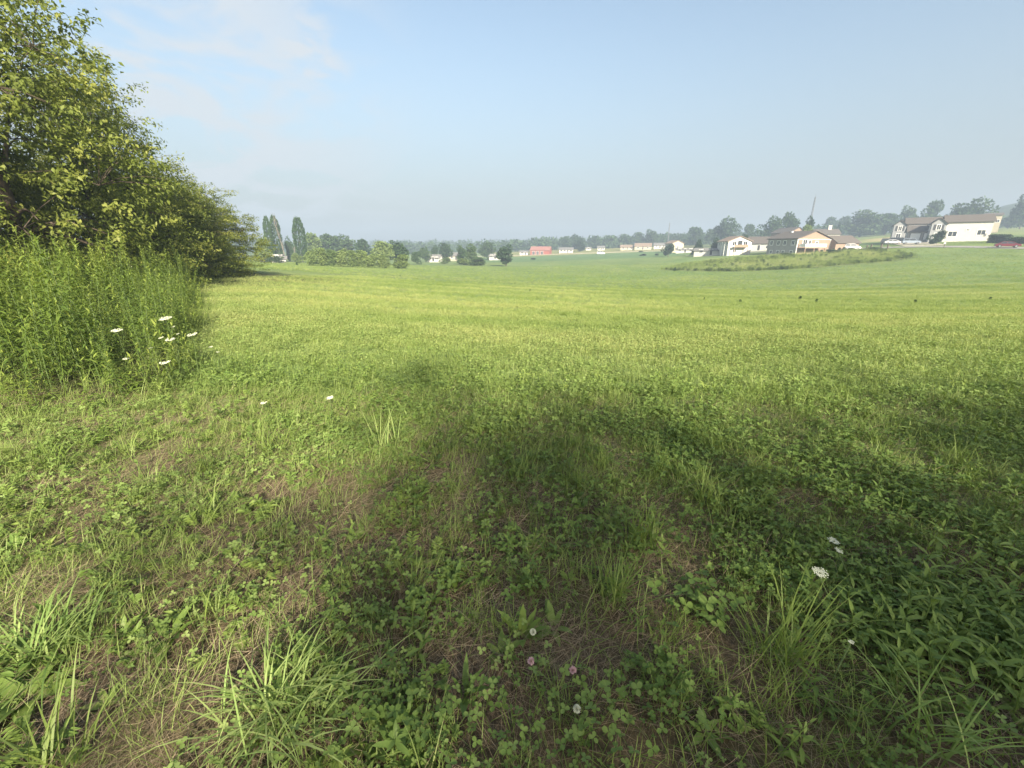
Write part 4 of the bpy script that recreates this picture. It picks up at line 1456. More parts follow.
def p_clover(seed, n=20, ht=(.03, .10), leaf=.0125, spread=.075):
    """Trifoliate leaves on thin stalks."""
    g = np.random.default_rng(seed)
    mb = MB()
    for _ in range(n):
        b_ = np.array([g.normal(0, spread), g.normal(0, spread), -.005])
        h = g.uniform(*ht)
        a_ = g.uniform(0, 6.283)
        t_ = b_ + [math.cos(a_) * h * .45, math.sin(a_) * h * .45, h]
        mb.tube([b_, (b_ + t_) / 2 + [0, 0, .01], t_], .0011, 3, .35, False)
        nrm = unit(np.array([g.normal(0, .35), g.normal(0, .35), 1.0]))
        s = leaf * g.uniform(.7, 1.25)
        az = g.uniform(0, 6.283) + np.arange(3) * 2.094 + g.normal(0, .15, 3)
        D = np.column_stack([np.cos(az), np.sin(az), np.full(3, g.uniform(-.15, .35))])
        D = D - nrm * (D @ nrm)[:, None] + nrm * .12
        mb.ovals(np.repeat(t_[None], 3, 0), D, np.repeat(nrm[None], 3, 0), s * 1.25, s, np.clip(.5 + g.normal(0, .2), 0, 1))
    return mb


def p_forb(seed, n=3, ht=(.08, .2), leaf=(.05, .10), wd=.28, per=9, spread=.05):
    """Leafy young stems with lance leaves all round."""
    g = np.random.default_rng(seed)
    mb = MB()
    for _ in range(n):
        b_ = np.array([g.normal(0, spread), g.normal(0, spread), -.005])
        h = g.uniform(*ht)
        lean = g.normal(0, .22, 2) * h
        t_ = b_ + [lean[0], lean[1], h]
        mb.tube([b_, b_ * .5 + t_ * .5 + [0, 0, .01], t_], [.003, .0025, .0012], 4, .3, False)
        q = np.linspace(.12, 1, per)
        az = np.arange(per) * 2.4 + g.uniform(0, 6)
        el = .1 + .95 * q ** 2 + g.normal(0, .15, per)
        D = np.column_stack([np.cos(az) * np.cos(el), np.sin(az) * np.cos(el), np.sin(el)])
        P = b_ + (t_ - b_) * q[:, None]
        ln = g.uniform(*leaf, per) * (1.05 - .5 * q ** 2)
        up = np.column_stack([-np.cos(az) * np.sin(el), -np.sin(az) * np.sin(el), np.cos(el)])
        mb.lances(P, D, up, ln, ln * wd, np.clip(.35 + .4 * q + g.normal(0, .08, per), 0, 1), g.uniform(.15, .5, per))
    return mb


def p_broad(seed, n=7, leaf=(.07, .14), wd=.36, el=(.25, 1.1)):
    """Rosette of broad leaves."""
    g = np.random.default_rng(seed)
    az = np.arange(n) * 2.4 + g.normal(0, .3, n)
    e = g.uniform(*el, n)
    D = np.column_stack([np.cos(az) * np.cos(e), np.sin(az) * np.cos(e), np.sin(e)])
    up = np.column_stack([-np.cos(az) * np.sin(e), -np.sin(az) * np.sin(e), np.cos(e)])
    ln = g.uniform(*leaf, n)
    return MB().lances(np.column_stack([np.cos(az) * .008, np.sin(az) * .008, 0 * az]), D, up, ln, ln * wd, np.clip(.5 + g.normal(0, .2, n), 0, 1), g.uniform(.1, .5, n))


def p_feather(seed, n=6, ln=(.07, .16)):
    """Finely cut ferny leaves."""
    g = np.random.default_rng(seed)
    mb = MB()
    for _ in range(n):
        a_, h = g.uniform(0, 6.283), g.uniform(*ln)
        q = np.linspace(0, 1, 12)
        el = g.uniform(.5, 1.2)
        ax_ = np.column_stack([np.cos(a_) * h * q * math.cos(el), np.sin(a_) * h * q * math.cos(el), h * (q * math.sin(el) - .35 * q ** 2)]) + [g.normal(0, .03), g.normal(0, .03), 0]
        mb.tube(ax_[::3], .0009, 3, .4, False)
        sd_ = np.array([-math.sin(a_), math.cos(a_), 0])
        fw = np.array([math.cos(a_), math.sin(a_), .1])
        P = np.repeat(ax_[2:], 2, 0)
        sg = np.tile([1., -1.], len(ax_) - 2)[:, None]
        w_ = np.repeat(h * .34 * np.sin(np.pi * (1 - q[2:]) ** .7 * .95 + .1), 2)
        D = sd_ * sg + fw * .7 + g.normal(0, .2, (len(P), 3))
        mb.kites(P, D, np.tile([0, 0, 1.], (len(P), 1)) + g.normal(0, .2, (len(P), 3)), np.maximum(w_, .008), np.maximum(w_ * .3, .003), np.clip(.5 + g.normal(0, .15, len(P)), 0, 1))
    return mb


def p_straw(seed, n=34, ln=(.06, .22), spread=.09):
    """Dead stems lying criss-cross."""
    g = np.random.default_rng(seed)
    P = np.column_stack([g.normal(0, spread, n), g.normal(0, spread, n), g.uniform(.0, .022, n)])
    return MB().blades(P, g.uniform(0, 6.283, n), g.uniform(*ln, n), g.uniform(.0014, .0038, n), g.normal(.06, .16, n), g.normal(.1, .35, n), np.clip(g.normal(.5, .3, n), 0, 1), 3, 1.2)


def p_sward(seed, n=22, ln=.12, kn=16):
    """Low hay regrowth: short blades with small leaves among them."""
    g = np.random.default_rng(seed)
    a_ = g.uniform(0, 6.283, n)
    P = np.column_stack([g.normal(0, .07, n), g.normal(0, .07, n), np.full(n, -.01)])
    mb = MB().blades(P, a_, g.uniform(.6, 1.25, n) * ln, g.uniform(.004, .0075, n), g.uniform(.9, 1.5, n), g.uniform(.3, 1.5, n), np.clip(.55 + g.normal(0, .25, n), 0, 1), 2, .3)
    k = kn
    P = np.column_stack([g.normal(0, .075, k), g.normal(0, .075, k), g.uniform(.25, .8, k) * ln])
    D = g.normal(0, 1, (k, 3)) + [0, 0, .3]
    return mb.kites(P, D, g.normal(0, .5, (k, 3)) + [0, 0, 1], .024, .014, np.clip(.5 + g.normal(0, .25, k), 0, 1))


def gn_tree(name, protos):
    t = bpy.data.node_groups.new(name, 'GeometryNodeTree')
    t.interface.new_socket('Geometry', in_out='INPUT', socket_type='NodeSocketGeometry')
    t.interface.new_socket('Geometry', in_out='OUTPUT', socket_type='NodeSocketGeometry')
    n, l = t.nodes.new, t.links.new
    gi, go = n('NodeGroupInput'), n('NodeGroupOutput')
    g2i = n('GeometryNodeGeometryToInstance')
    for p in protos:
        oi = n('GeometryNodeObjectInfo')
        oi.inputs['Object'].default_value = p
        oi.inputs['As Instance'].default_value = False
        l(oi.outputs['Geometry'], g2i.inputs[0])

    def attr(nm, ty):
        a = n('GeometryNodeInputNamedAttribute')
        a.data_type = ty
        a.inputs['Name'].default_value = nm
        return a.outputs['Attribute']
    iop = n('GeometryNodeInstanceOnPoints')
    l(gi.outputs[0], iop.inputs['Points'])
    l(g2i.outputs[0], iop.inputs['Instance'])
    iop.inputs['Pick Instance'].default_value = True
    l(attr('pick', 'INT'), iop.inputs['Instance Index'])
    l(attr('rot', 'FLOAT_VECTOR'), iop.inputs['Rotation'])
    l(attr('size', 'FLOAT'), iop.inputs['Scale'])
    l(iop.outputs[0], go.inputs[0])
    return t


def scatter(name, label, cat, protos, mat, x, y, size, tint, g, tilt=.12, dz=0.0):
    """One ground-cover mass: a clump on every given spot of the ground."""
    n_ = len(x)
    po = [bpy.data.objects.new('clump', p.mesh('clump', M[mat])) for p in protos]
    me = bpy.data.meshes.new(name)
    me.vertices.add(n_)
    z = tz(x, y) + dz
    me.vertices.foreach_set('co', np.column_stack([x, y, z]).astype(np.float32).ravel())
    for nm, ty, val in (('pick', 'INT', g.integers(0, len(protos), n_)), ('size', 'FLOAT', size), ('itint', 'FLOAT', tint)):
        me.attributes.new(nm, ty, 'POINT').data.foreach_set('value', np.asarray(val, np.int32 if ty == 'INT' else np.float32))
    rot = np.column_stack([g.normal(0, tilt, n_), g.normal(0, tilt, n_), g.uniform(0, 6.283, n_)])
    me.attributes.new('rot', 'FLOAT_VECTOR', 'POINT').data.foreach_set('vector', rot.astype(np.float32).ravel())
    o = bpy.data.objects.new(name, me)
    COL.objects.link(o)
    o.modifiers.new('spread', 'NODES').node_group = gn_tree(name, po)
    return tag(o, label, cat, kind='stuff')


def spots(n, d0, d1, g, rmax=1.22, dens=None):
    """n places spread evenly over the seen ground between depths d0 and d1, thinned by dens(x, y)."""
    y = np.sqrt(g.uniform(d0 * d0, d1 * d1, n))
    x = g.uniform(-1, 1, n) * (rmax * y + .65)
    if dens is not None:
        k = g.random(n) < dens(x, y)
        x, y = x[k], y[k]
    return x, y


def area(d0, d1, rmax=1.22):
    return rmax * (d1 * d1 - d0 * d0)


def green(x, y):
    return (1 - .93 * bare(x, y)) * ~in_poly(x, y, WEED)


g = np.random.default_rng(21)
patch = lambda x, y, s, sd_, lo, hi: np.clip((fbm(x, y, s, sd_) - lo) / (hi - lo), 0, 1)
leftm = lambda x, y: np.clip((-x + .35 * y - .2) / 1.5, 0, 1)     # more fine weeds on the left
G = [p_grass(500 + k) for k in range(5)]
G2 = [p_grass(520 + k, 20, (.07, .17), (.0028, .005), .06, (.7, 1.4), (.2, 1.2), 3) for k in range(4)]
C = [p_clover(540 + k) for k in range(5)]
C2 = [p_clover(560 + k, 26, (.03, .10), .0135, .12) for k in range(4)]
F_ = [p_forb(580 + k) for k in range(4)]
FB = [p_broad(600 + k) for k in range(4)]
FE = [p_feather(620 + k) for k in range(4)]
ST = [p_straw(640 + k) for k in range(5)]
SW = [p_sward(660 + k) for k in range(5)]


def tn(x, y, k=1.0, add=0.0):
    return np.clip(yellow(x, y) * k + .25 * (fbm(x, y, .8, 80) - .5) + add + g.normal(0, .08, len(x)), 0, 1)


# dead thatch on the bare places, thinner elsewhere
x, y = spots(int(area(.5, 4.6) * 230), .5, 4.6, g, dens=lambda x, y: .55 + .45 * bare(x, y) + .3 * leftm(x, y))
scatter('straw', 'dead brown grass stems lying criss-cross on the bare foreground', 'straw', ST, 'straw', x, y, g.uniform(.6, 1.25, len(x)), np.clip(fbm(x, y, .4, 90) * 1.1 - .1, 0, 1), g, .1)
# clover and small leaves
x, y = spots(int(area(.5, 5) * 165), .5, 5, g, dens=lambda x, y: green(x, y) * (.15 + .85 * patch(x, y, .7, 100, .40, .62)) * (1 - .4 * leftm(x, y)))
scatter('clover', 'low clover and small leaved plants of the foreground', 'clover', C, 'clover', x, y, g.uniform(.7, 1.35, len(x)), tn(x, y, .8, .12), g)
x, y = spots(int(area(5, 14) * 52), 5, 14, g, dens=lambda x, y: green(x, y) * (.3 + .7 * patch(x, y, 1.4, 104, .3, .6)) * np.clip((14 - y) / 7, 0, 1))
scatter('clover', 'clover leaves through the nearer hayfield', 'clover', C2, 'clover', x, y, g.uniform(.75, 1.2, len(x)), tn(x, y, .95, .1), g)
# grass
x, y = spots(int(area(.5, 5) * 75), .5, 5, g, dens=lambda x, y: (.12 + green(x, y) * .88) * (.25 + .75 * patch(x, y, .55, 110, .36, .62)))
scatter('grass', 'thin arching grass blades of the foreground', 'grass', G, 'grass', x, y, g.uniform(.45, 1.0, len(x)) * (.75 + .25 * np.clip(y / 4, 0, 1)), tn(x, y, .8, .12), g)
x, y = spots(int(area(.5, 5) * 110), .5, 5, g, dens=lambda x, y: .32 + .68 * green(x, y))
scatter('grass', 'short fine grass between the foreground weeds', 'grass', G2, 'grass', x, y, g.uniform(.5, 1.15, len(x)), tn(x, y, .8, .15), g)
x, y = spots(int(area(5, 16) * 60), 5, 16, g, dens=lambda x, y: green(x, y) * np.clip((16 - y) / 7, 0, 1))
scatter('grass', 'grass of the nearer hayfield', 'grass', G2, 'grass', x, y, g.uniform(.7, 1.35, len(x)), tn(x, y, 1.0, .12), g)
# weeds with cut and lance leaves
x, y = spots(int(area(.5, 5.5) * 85), .5, 5.5, g, dens=lambda x, y: green(x, y) * (.15 + .85 * leftm(x, y)) * (.3 + .7 * patch(x, y, .6, 120, .35, .6)))
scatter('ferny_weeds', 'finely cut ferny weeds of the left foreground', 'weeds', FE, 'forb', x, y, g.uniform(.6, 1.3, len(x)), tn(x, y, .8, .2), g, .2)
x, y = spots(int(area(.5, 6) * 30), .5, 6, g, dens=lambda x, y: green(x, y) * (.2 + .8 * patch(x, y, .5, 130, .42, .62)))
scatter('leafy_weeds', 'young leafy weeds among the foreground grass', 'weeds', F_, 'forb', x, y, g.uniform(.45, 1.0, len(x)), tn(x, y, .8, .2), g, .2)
x, y = spots(int(area(.5, 4) * 14), .5, 4, g, dens=lambda x, y: .15 + .6 * green(x, y))
scatter('broadleaf_weeds', 'small broad leaved rosettes in the foreground', 'weeds', FB, 'forb', x, y, g.uniform(.35, .85, len(x)), tn(x, y, .8, .2), g, .2)
# the hayfield itself
x, y = spots(int(area(5, 20) * 40), 5, 20, g, dens=lambda x, y: ~in_poly(x, y, WEED) * np.clip((y - 4) / 6, .1, 1))
scatter('hay_sward', 'yellowing low hay regrowth of the middle field', 'grass', SW, 'grass', x, y, g.uniform(.75, 1.35, len(x)), tn(x, y, 1.0, .1), g)
x, y = spots(int(area(20, 48) * 11), 20, 48, g, 1.18, dens=lambda x, y: x > -17)
scatter('hay_sward', 'low hay regrowth running down to the swale', 'grass', SW, 'grass', x, y, g.uniform(.9, 1.6, len(x)), tn(x, y, 1.0, .08), g)
x, y = spots(int(area(48, 150) * 1.6), 48, 150, g, 1.18)
scatter('hay_sward', 'hay regrowth of the far side of the field', 'grass', SW, 'grass', x, y, g.uniform(1.3, 2.3, len(x)), tn(x, y, .9, .05), g)

# rough uncut grass on the mound before the grey house
gx, gy = g.uniform(36, 130, 34000), g.uniform(96, 150, 34000)
e = mound(gx, gy)
k = (e < 1) & (gy < 140)
gx, gy, e = gx[k], gy[k], e[k]
k = g.random(len(gx)) < .3 + .7 * (fbm(gx, gy, 5, 141) > .5)
gx, gy, e = gx[k], gy[k], e[k]
RG = [p_sward(700 + q, 30, .8, 30) for q in range(3)]
scatter('rough_grass', 'pale uncut rough grass on the mound below the grey house', 'grass', RG, 'grass', gx, gy, g.uniform(.8, 1.7, len(gx)), np.clip(.55 + (fbm(gx, gy, 7, 150) - .45) * 1.6 - .7 * ((e > .78) & (gy < 118)) + g.normal(0, .1, len(gx)), 0, 1), g, .1)

k = g.random(len(gx)) < .035 + .08 * (fbm(gx, gy, 8, 152) > .54) + .07 * ((e > .8) & (gy < 118))
scatter('weed_clumps', 'green weed clumps mottling the rough mound', 'weeds', [far_crown(720 + q, 'shrub', 420, .17) for q in range(3)], 'weedmix', gx[k], gy[k], g.uniform(.45, 1.0, k.sum()), g.uniform(0, 1, k.sum()), g, .05, -.12)

# ------------------------------------------------------------------ thicket of tall weeds at the left


def p_tallweed(seed, h=1.7, n=46, ln=(.10, .165)):
    g = np.random.default_rng(seed)
    lean = g.normal(0, .12, 2) * h
    q = np.linspace(0, 1, 6)[:, None]
    axis = np.concatenate([q * lean[0] * q, q * lean[1] * q, q * h], 1)
    st = MB().tube(axis, np.linspace(.0055, .002, 6), 5)
    t = np.linspace(.16, 1.0, n)
    az = np.arange(n) * 2.4 + g.normal(0, .25, n)
    el = .15 + 1.0 * np.clip((t - .72) / .28, 0, 1) ** 1.2 + g.normal(0, .16, n)
    D = np.column_stack([np.cos(az) * np.cos(el), np.sin(az) * np.cos(el), np.sin(el)])
    up = np.column_stack([-np.cos(az) * np.sin(el), -np.sin(az) * np.sin(el), np.cos(el)])
    P = np.column_stack([t * t * lean[0], t * t * lean[1], t * h])
    L_ = g.uniform(*ln, n) * (1.05 - .55 * np.clip((t - .6) / .4, 0, 1) ** 2) * np.clip(.55 + t, 0, 1)
    lf = MB().lances(P, D, up, L_, L_ * .235, np.clip(.15 + .65 * t ** 2 + g.normal(0, .07, n), 0, 1), g.uniform(.25, .65, n))  # tint brightens up the stalk, painting in sunlit tops
    # short axillary leaves fill the stalk
    m = n * 2
    t2 = g.uniform(.3, 1, m)
    a2 = g.uniform(0, 6.283, m)
    D2 = np.column_stack([np.cos(a2), np.sin(a2), g.uniform(.2, 1.2, m)])
    P2 = np.column_stack([t2 * t2 * lean[0], t2 * t2 * lean[1], t2 * h])
    lf.lances(P2, D2, np.column_stack([-np.cos(a2) * .5, -np.sin(a2) * .5, np.ones(m)]), g.uniform(.03, .065, m), .012, np.clip(.2 + .6 * t2 ** 2, 0, 1), .3)
    return st, lf


g = np.random.default_rng(31)
TW = [p_tallweed(800 + k, h_, n_) for k, (h_, n_) in enumerate(((1.55, 44), (1.65, 48), (1.45, 40), (1.75, 50), (1.6, 46)))]
proto_w = []
for k, (a_, b_) in enumerate(TW):
    r = empty('tall_weed', (0, 0, 0), 0, 'tall leafy green weed stalk in the thicket below the left trees', 'weed', 'tall weed stalks of the thicket')
    a_.link('stem', M['stem'], r)
    b_.link('leaves', M['weed'], r)
    proto_w.append(r)
note(None)
xs, ys = g.uniform(-22, -3.4, 3800), g.uniform(3.8, 20, 3800)
k = in_poly(xs, ys, WEED)
xs, ys = xs[k], ys[k]
# distance from the thicket's near edge decides which stalks stand singly
edge = WEED[:6]
dm = np.full(len(xs), 99.)
for a_, b_ in zip(np.vstack([[(-9, 4.4), (-5.4, 3.9)], edge[:-1]]), np.vstack([[(-5.4, 3.9)], edge])):
    ab = b_ - a_
    t = np.clip(((xs - a_[0]) * ab[0] + (ys - a_[1]) * ab[1]) / (ab @ ab), 0, 1)
    dm = np.minimum(dm, np.hypot(xs - a_[0] - t * ab[0], ys - a_[1] - t * ab[1]))
hs_ = np.clip(.50 + .26 * dm + (ys - 4.2) * .03, .45, 1.02) * g.uniform(.62, 1.12, len(xs)) * (.62 + .76 * fbm(xs, ys, 1.5, 170))
order = np.argsort(dm * (1 + ys * .06))
dens_k = g.random(len(xs))
near_i = [i for i in order if dens_k[i] < .8 and -xs[i] / ys[i] < 1.25][:230]
for q, i in enumerate(near_i):
    loc = (xs[i], ys[i], tz1(xs[i], ys[i]) - .02)
    s = hs_[i]
    if q < len(proto_w):
        o = proto_w[q]
        o.location, o.rotation_euler, o.scale = loc, (0, 0, g.uniform(0, 6.28)), (s * 1.05, s * 1.05, s)
    else:
        o = clone(proto_w[q % 5], loc, g.uniform(0, 6.28), (s * 1.05, s * 1.05, s))
rest = np.setdiff1d(np.arange(len(xs)), near_i)
rest = rest[g.random(len(rest)) < np.clip(1.15 - dm[rest] * .05, .6, 1)]
both = []
for a_, b_ in TW:
    mm = MB()
    for q in (a_, b_):
        off = mm.n
        mm.v += q.v; mm.t += q.t; mm.n += q.n
        for kk, fl in q.f.items():
            mm.f.setdefault(kk, []).extend([z_ + off for z_ in fl])
    both.append(mm)
scatter('tall_weeds', 'dense mass of tall green weeds filling the thicket under the left trees', 'weeds', both, 'weed', xs[rest], ys[rest], hs_[rest], g.uniform(.0, .75, len(rest)), g, .13)
# low weeds skirting the thicket
x, y = spots(3000, 3.2, 18, g, dens=lambda x, y: in_poly(x - .0, y, WEED) | in_poly(x - .3, y, WEED) | in_poly(x - .25, y + .4, WEED))
k = x < 0
scatter('leafy_weeds', 'knee high leafy weeds at the foot of the thicket', 'weeds', [p_forb(820 + q, 4, (.3, .75), (.09, .16), .22, 18, .10) for q in range(3)], 'weed', x[k], y[k], g.uniform(.6, 1.25, k.sum()), g.uniform(.1, .8, k.sum()), g, .15)
x, y = spots(2600, 3.2, 18, g, dens=lambda x, y: in_poly(x - .4, y, WEED) | in_poly(x - .25, y + .4, WEED))
k = x < 0
scatter('grass', 'longer grass fringing the thicket', 'grass', [p_grass(830 + q, 26, (.25, .55), (.004, .007), .08, (1.0, 1.5), (.4, 1.5)) for q in range(3)], 'grass', x[k], y[k], g.uniform(.6, 1.15, k.sum()), g.uniform(.3, .8, k.sum()), g, .1)

# ------------------------------------------------------------------ single plants of the foreground
g = np.random.default_rng(41)


def plant(name, mb, mat, px, py, label, cat, rz=None, s=1.0, group=None):
    x, y = ground_at(px, py)
    mb.t = [np.clip(t + .28, 0, 1) for t in mb.t]
    o = mb.link(name, M[mat])
    o.location = (x, y, tz1(x, y) - .005)
    o.rotation_euler = (0, 0, g.uniform(0, 6.28) if rz is None else rz)
    o.scale = (s, s, s)
    return tag(o, label, cat, group)


clumps = [  # column, row, blades, length, width, elevation, bend, label
    (285, 712, 150, (.22, .42), (.006, .0105), (.5, 1.4), (.7, 2.1), 'big arching pale green grass clump at the bottom left of centre'),
    (48, 655, 110, (.20, .40), (.006, .011), (.5, 1.4), (.5, 1.6), 'broad bladed grass clump by the left edge'),
    (612, 600, 70, (.2, .38), (.004, .007), (1.0, 1.5), (.2, .9), 'upright fine grass tuft right of the bare thatch'),
    (775, 665, 85, (.25, .50), (.004, .008), (.9, 1.5), (.3, 1.2), 'tall loose grass tuft below the white flower heads'),
    (640, 545, 70, (.2, .36), (.004, .007), (1.0, 1.5), (.3, 1.0), 'grass tuft behind the upright one, mid right'),
    (386, 452, 60, (.25, .5), (.006, .010), (.9, 1.5), (.3, 1.3), 'tall pale grass clump at the edge of the sunlit field'),
    (270, 455, 60, (.22, .42), (.005, .009), (.9, 1.5), (.4, 1.4), 'sunlit grass clump left of the tall pale one'),
    (55, 470, 60, (.22, .42), (.006, .010), (.6, 1.4), (.4, 1.5), 'grass clump below the weed thicket at the left'),
    (125, 458, 50, (.2, .36), (.005, .009), (.6, 1.4), (.4, 1.5), 'second grass clump below the thicket, further right'),
    (205, 520, 50, (.18, .34), (.005, .008), (.6, 1.4), (.4, 1.5), 'small grass clump in the left middle of the weeds'),
    (925, 752, 45, (.2, .4), (.006, .010), (.8, 1.5), (.5, 1.4), 'broad grass blades at the bottom right corner'),
    (60, 765, 40, (.2, .38), (.006, .010), (.9, 1.5), (.3, 1.0), 'upright grass blades at the bottom left corner'),
    (705, 505, 60, (.2, .34), (.004, .007), (.9, 1.5), (.4, 1.2), 'grass tuft by the dark soil gap, upper right'),
    (520, 480, 50, (.18, .32), (.004, .007), (.9, 1.5), (.4, 1.2), 'fine grass tuft above the centre of the thatch'),
    (960, 470, 60, (.2, .36), (.004, .007), (.9, 1.5), (.4, 1.2), 'shaded grass tuft at the right edge'),
]
for k, (px, py, n_, ln, wd, el, bd, lb) in enumerate(clumps):
    plant('grass_clump', p_grass(900 + k, n_, ln, wd, .035 + .0002 * n_, el, bd, 6, .55 if k in (0, 1, 5, 6) else .45), 'sedge' if k in (0, 1, 5, 10) else 'grass', px, py, lb, 'grass clump', group='grass clumps of the foreground')
for k, (px, py, n_, ht, lf, sp, lb) in enumerate((
        (428, 606, 40, (.05, .13), .019, .05, 'bright green clover plant on the bare thatch'),
        (449, 576, 24, (.04, .08), .018, .035, 'lime yellow clover plant just above the bright green one'),
        (396, 722, 50, (.06, .15), .019, .075, 'dark clover clump right of the big grass clump'),
        (460, 617, 10, (.03, .07), .016, .04, 'small clover right of the bright green plant'),
        (527, 590, 30, (.05, .12), .017, .055, 'clover plant at the middle of the bare thatch'),
        (695, 612, 24, (.06, .15), .030, .065, 'blue-green round leaved plant by the dark soil gap'),
        (590, 735, 55, (.06, .15), .017, .085, 'clover patch at the bottom right of centre'),
        (655, 690, 40, (.05, .13), .017, .065, 'clover patch below the upright grass tuft'))):
    plant('clover_plant', p_clover(930 + k, n_, ht, lf, sp), 'clover', px, py, lb, 'clover', group='clover plants on the thatch')
for k, (px, py, n_, lf, wd, el, lb) in enumerate((
        (522, 640, 8, (.10, .17), .24, (.7, 1.4), 'upright dock like plant by the pink clover heads'),
        (465, 695, 6, (.10, .18), .2, (.9, 1.45), 'narrow upright leaved plant left of the pink clover heads'),
        (553, 628, 7, (.07, .12), .32, (.5, 1.2), 'small broad leaved plant right of the first pink head'),
        (372, 745, 7, (.10, .16), .3, (.5, 1.3), 'broad leaved plant at the bottom edge right of the big clump'),
        (170, 640, 9, (.10, .16), .3, (.5, 1.2), 'broad leaved plant between the two big grass clumps'),
        (335, 695, 7, (.08, .13), .4, (.4, 1.1), 'round leaved plant at the right foot of the big clump'),
        (25, 700, 9, (.12, .18), .42, (.3, 1.0), 'large leaved dark plant below the left edge clump'),
        (455, 590, 6, (.10, .15), .22, (.9, 1.4), 'thin upright plant beside the lime yellow clover'))):
    plant('broadleaf_plant', p_broad(950 + k, n_, lf, wd, el), 'forb', px, py, lb, 'weed', group='broad leaved plants of the foreground')
# leafy lance-leaved sprouts at the lower right
for k, (px, py) in enumerate(sorted(((905, 612), (925, 640), (945, 612), (960, 645), (985, 622), (1005, 650), (930, 668), (975, 672), (1015, 690), (890, 655), (1000, 600), (868, 630), (955, 588), (912, 575), (990, 565), (850, 600), (1022, 615)))):
    plant('leafy_sprout', p_forb(970 + k, 6, (.08, .19), (.055, .115), .25, 9, .08), 'forb', px, py, 'bright lance leaved sprout in the lower right patch, ' + ORDW[k] + ' from its left', 'weed', group='lance leaved sprouts at the lower right')


def umbel(seed, dia):
    g = np.random.default_rng(seed)
    mb = MB()
    k = 34
    rr = np.sqrt(g.uniform(0, 1, k)) * dia / 2
    az = g.uniform(0, 6.283, k)
    c_ = np.column_stack([np.cos(az) * rr, np.sin(az) * rr, .12 * dia * (rr / dia * 2) ** 2])
    m = 9
    P = np.repeat(c_, m, 0) + g.normal(0, .06 * dia, (k * m, 3)) * [1, 1, .25]
    D = g.normal(0, 1, (k * m, 3)) * [1, 1, .3]
    return mb.kites(P, D, np.tile([0, 0, 1.], (k * m, 1)) + g.normal(0, .25, (k * m, 3)), .10 * dia, .085 * dia, .5), c_


def wild_carrot(px, py, d, dia, label, seed, tilt=.25):
    """Flower head under the given picture place at depth d, on a branching stem down to the ground."""
    g = np.random.default_rng(seed)
    r_, s_ = ratio(px, py), float(slope(py))
    d = min(d, ground_at(px, py)[1] * .88)
    x, y, zt = r_ * d, d, EYE + s_ * d
    zg = tz1(x, y)
    h = max(.12, zt - zg)
    e = empty('wild_carrot', (x, y, zg), 0, label, 'wildflower', 'white wildflowers')
    bx, by = g.normal(0, .08, 2)
    dia *= .72
    hd, rays = umbel(seed, dia)
    st_ = MB().tube([(bx, by, 0), (bx * .6, by * .6, h * .5), (0, 0, h - dia * .35)], [.0035, .003, .002], 5)
    for c_ in rays[::3]:
        st_.tube([(0, 0, h - dia * .35), (c_[0] * .7, c_[1] * .7, h - dia * .1), (c_[0], c_[1], h + c_[2] - .002)], .0009, 3, .4, False)
    st_.link('stem', M['stem'], e)
    o = hd.link('flower_head', M['white_petal'], e)
    o.location = (0, 0, h)
    o.rotation_euler = (tilt * g.uniform(.3, 1), g.normal(0, .12), 0)
    return e


for k, (px, py, d, dia, lb) in enumerate((
        (820, 573, 2.35, .075, 'larger white flower head in the shaded weeds at the lower right'),
        (833, 541, 2.62, .062, 'white flower head just above the larger one at the lower right'),
        (839, 551, 2.55, .05, 'faint cream flower head between the two lower right white ones'),
        (851, 642, 1.72, .026, 'single tiny white bloom below the lower right flower heads'),
        (166, 319, 5.1, .15, 'topmost flat white flower head before the thicket'),
        (117, 331, 4.9, .13, 'white flower head furthest left before the thicket'),
        (193, 335, 5.3, .15, 'white flower head furthest right before the thicket'),
        (170, 340, 5.0, .12, 'flat white flower head below the topmost one'),
        (173, 327, 5.2, .055, 'small round white bloom right of the topmost head'),
        (161, 338, 5.1, .07, 'thin white flower head left of the flat middle one'),
        (165, 363, 4.75, .13, 'lowest wide white flower head before the thicket'),
        (126, 359, 4.65, .07, 'low white flower head left of the lowest wide one'),
        (151, 348, 4.9, .06, 'pale curled white bloom in the middle of the cluster'),
        (178, 334, 5.2, .045, 'tiny white bloom between the middle and right heads'),
        (211, 347, 5.6, .06, 'small loose white bloom in the sunlit grass right of the cluster'),
        (218, 352, 5.5, .05, 'smallest loose white bloom furthest into the sunlit grass'),
        (330, 398, 4.4, .09, 'single white flower head lying low in the sunlit field'),
        (264, 403, 4.3, .075, 'faint white flower head left of the one lying low in the field'))):
    wild_carrot(px, py, d, dia, lb, 1200 + k)


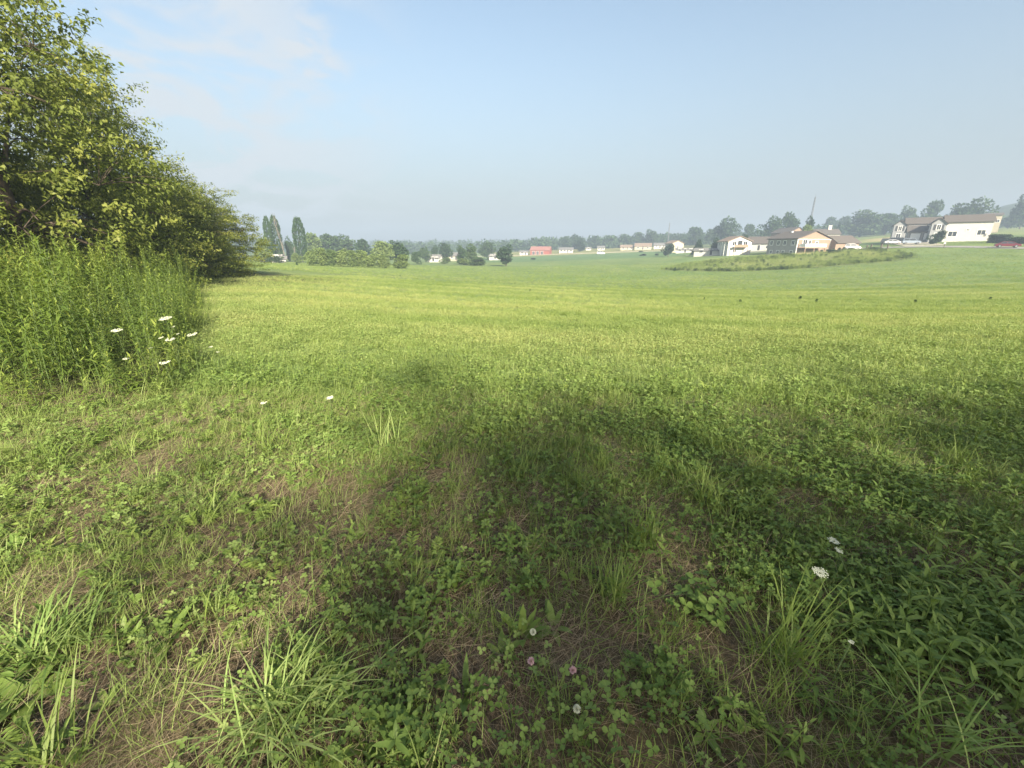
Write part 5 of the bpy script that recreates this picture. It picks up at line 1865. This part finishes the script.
def clover_head(px, py, d, label, seed, mat='pink_petal', s=.011):
    g = np.random.default_rng(seed)
    r_, sl_ = ratio(px, py), float(slope(py))
    d = min(d, ground_at(px, py)[1] * .93)
    x, y, zt = r_ * d, d, EYE + sl_ * d
    zg = tz1(x, y)
    h = max(.05, zt - zg)
    e = empty('clover_flower', (x, y, zg), 0, label, 'wildflower', 'clover flowers')
    MB().tube([(.02, .01, 0), (.01, .005, h * .5), (0, 0, h)], .0012, 4).link('stem', M['stem'], e)
    n_ = 130
    dd = unit(g.normal(0, 1, (n_, 3)) + [0, 0, .25])
    MB().kites(dd * s * .35, dd + g.normal(0, .2, (n_, 3)), unit(g.normal(0, 1, (n_, 3))), s * 1.0, s * .42, .5).link('flower_head', M[mat], e).location = (0, 0, h)


for k, (px, py, d, lb, mt) in enumerate(((533, 632, 1.52, 'pale pink clover head beside the upright dock', 'white_petal'), (531, 661, 1.38, 'pink clover head just below the pale one', 'pink_petal'),
                                         (573, 670, 1.36, 'pinkish clover head furthest right, in grass', 'pink_petal'), (577, 709, 1.2, 'tiny white clover head near the bottom right of centre', 'white_petal'))):
    clover_head(px, py, d, lb, 1300 + k, mt)

# dark weed tufts along the swale
tuft = far_mesh('shrub', 1, 'far')[0]
for k, (px, py, s) in enumerate(sorted(((800, 300, .55), (816, 303, .5), (740, 302, .45), (704, 300, .4), (650, 299, .4), (692, 297, .35), (990, 300, .45), (770, 303, .35), (530, 291, .35), (480, 288, .3), (595, 294, .35), (860, 301, .4), (915, 303, .4), (945, 304, .35), (400, 276, .4), (515, 284, .4), (297, 265.5, .7), (675, 271, .9)))):
    x, y = ground_at(px, py)
    sc = s * (.5 if y < 70 else .9)
    o = bpy.data.objects.new('weed_tuft', tuft)
    COL.objects.link(o)
    o.location = (x, y, tz1(x, y) - .05)
    o.scale = (sc, sc, sc * g.uniform(.8, 1.3))
    o.rotation_euler = (0, 0, k * 1.3)
    tag(o, 'small dark weed tuft standing out of the low hay, ' + ORDW[k] + ' from the left', 'weed', 'dark weed tufts in the hay')

# ------------------------------------------------------------------ haze
m, n, l = new_mat('summer_haze')
o = n('ShaderNodeOutputMaterial')
pv = n('ShaderNodeVolumePrincipled')
pv.inputs['Color'].default_value = (.41, .515, .66, 1)
pv.inputs['Density'].default_value = .0013
pv.inputs['Anisotropy'].default_value = 0
l(pv.outputs[0], o.inputs['Volume'])
m.cycles.homogeneous_volume = True
hz = MB().box(-1950, 1950, -120, 1990, -60, 75).link('haze', m)
tag(hz, 'pale summer haze hanging over the whole valley', 'haze', kind='stuff')
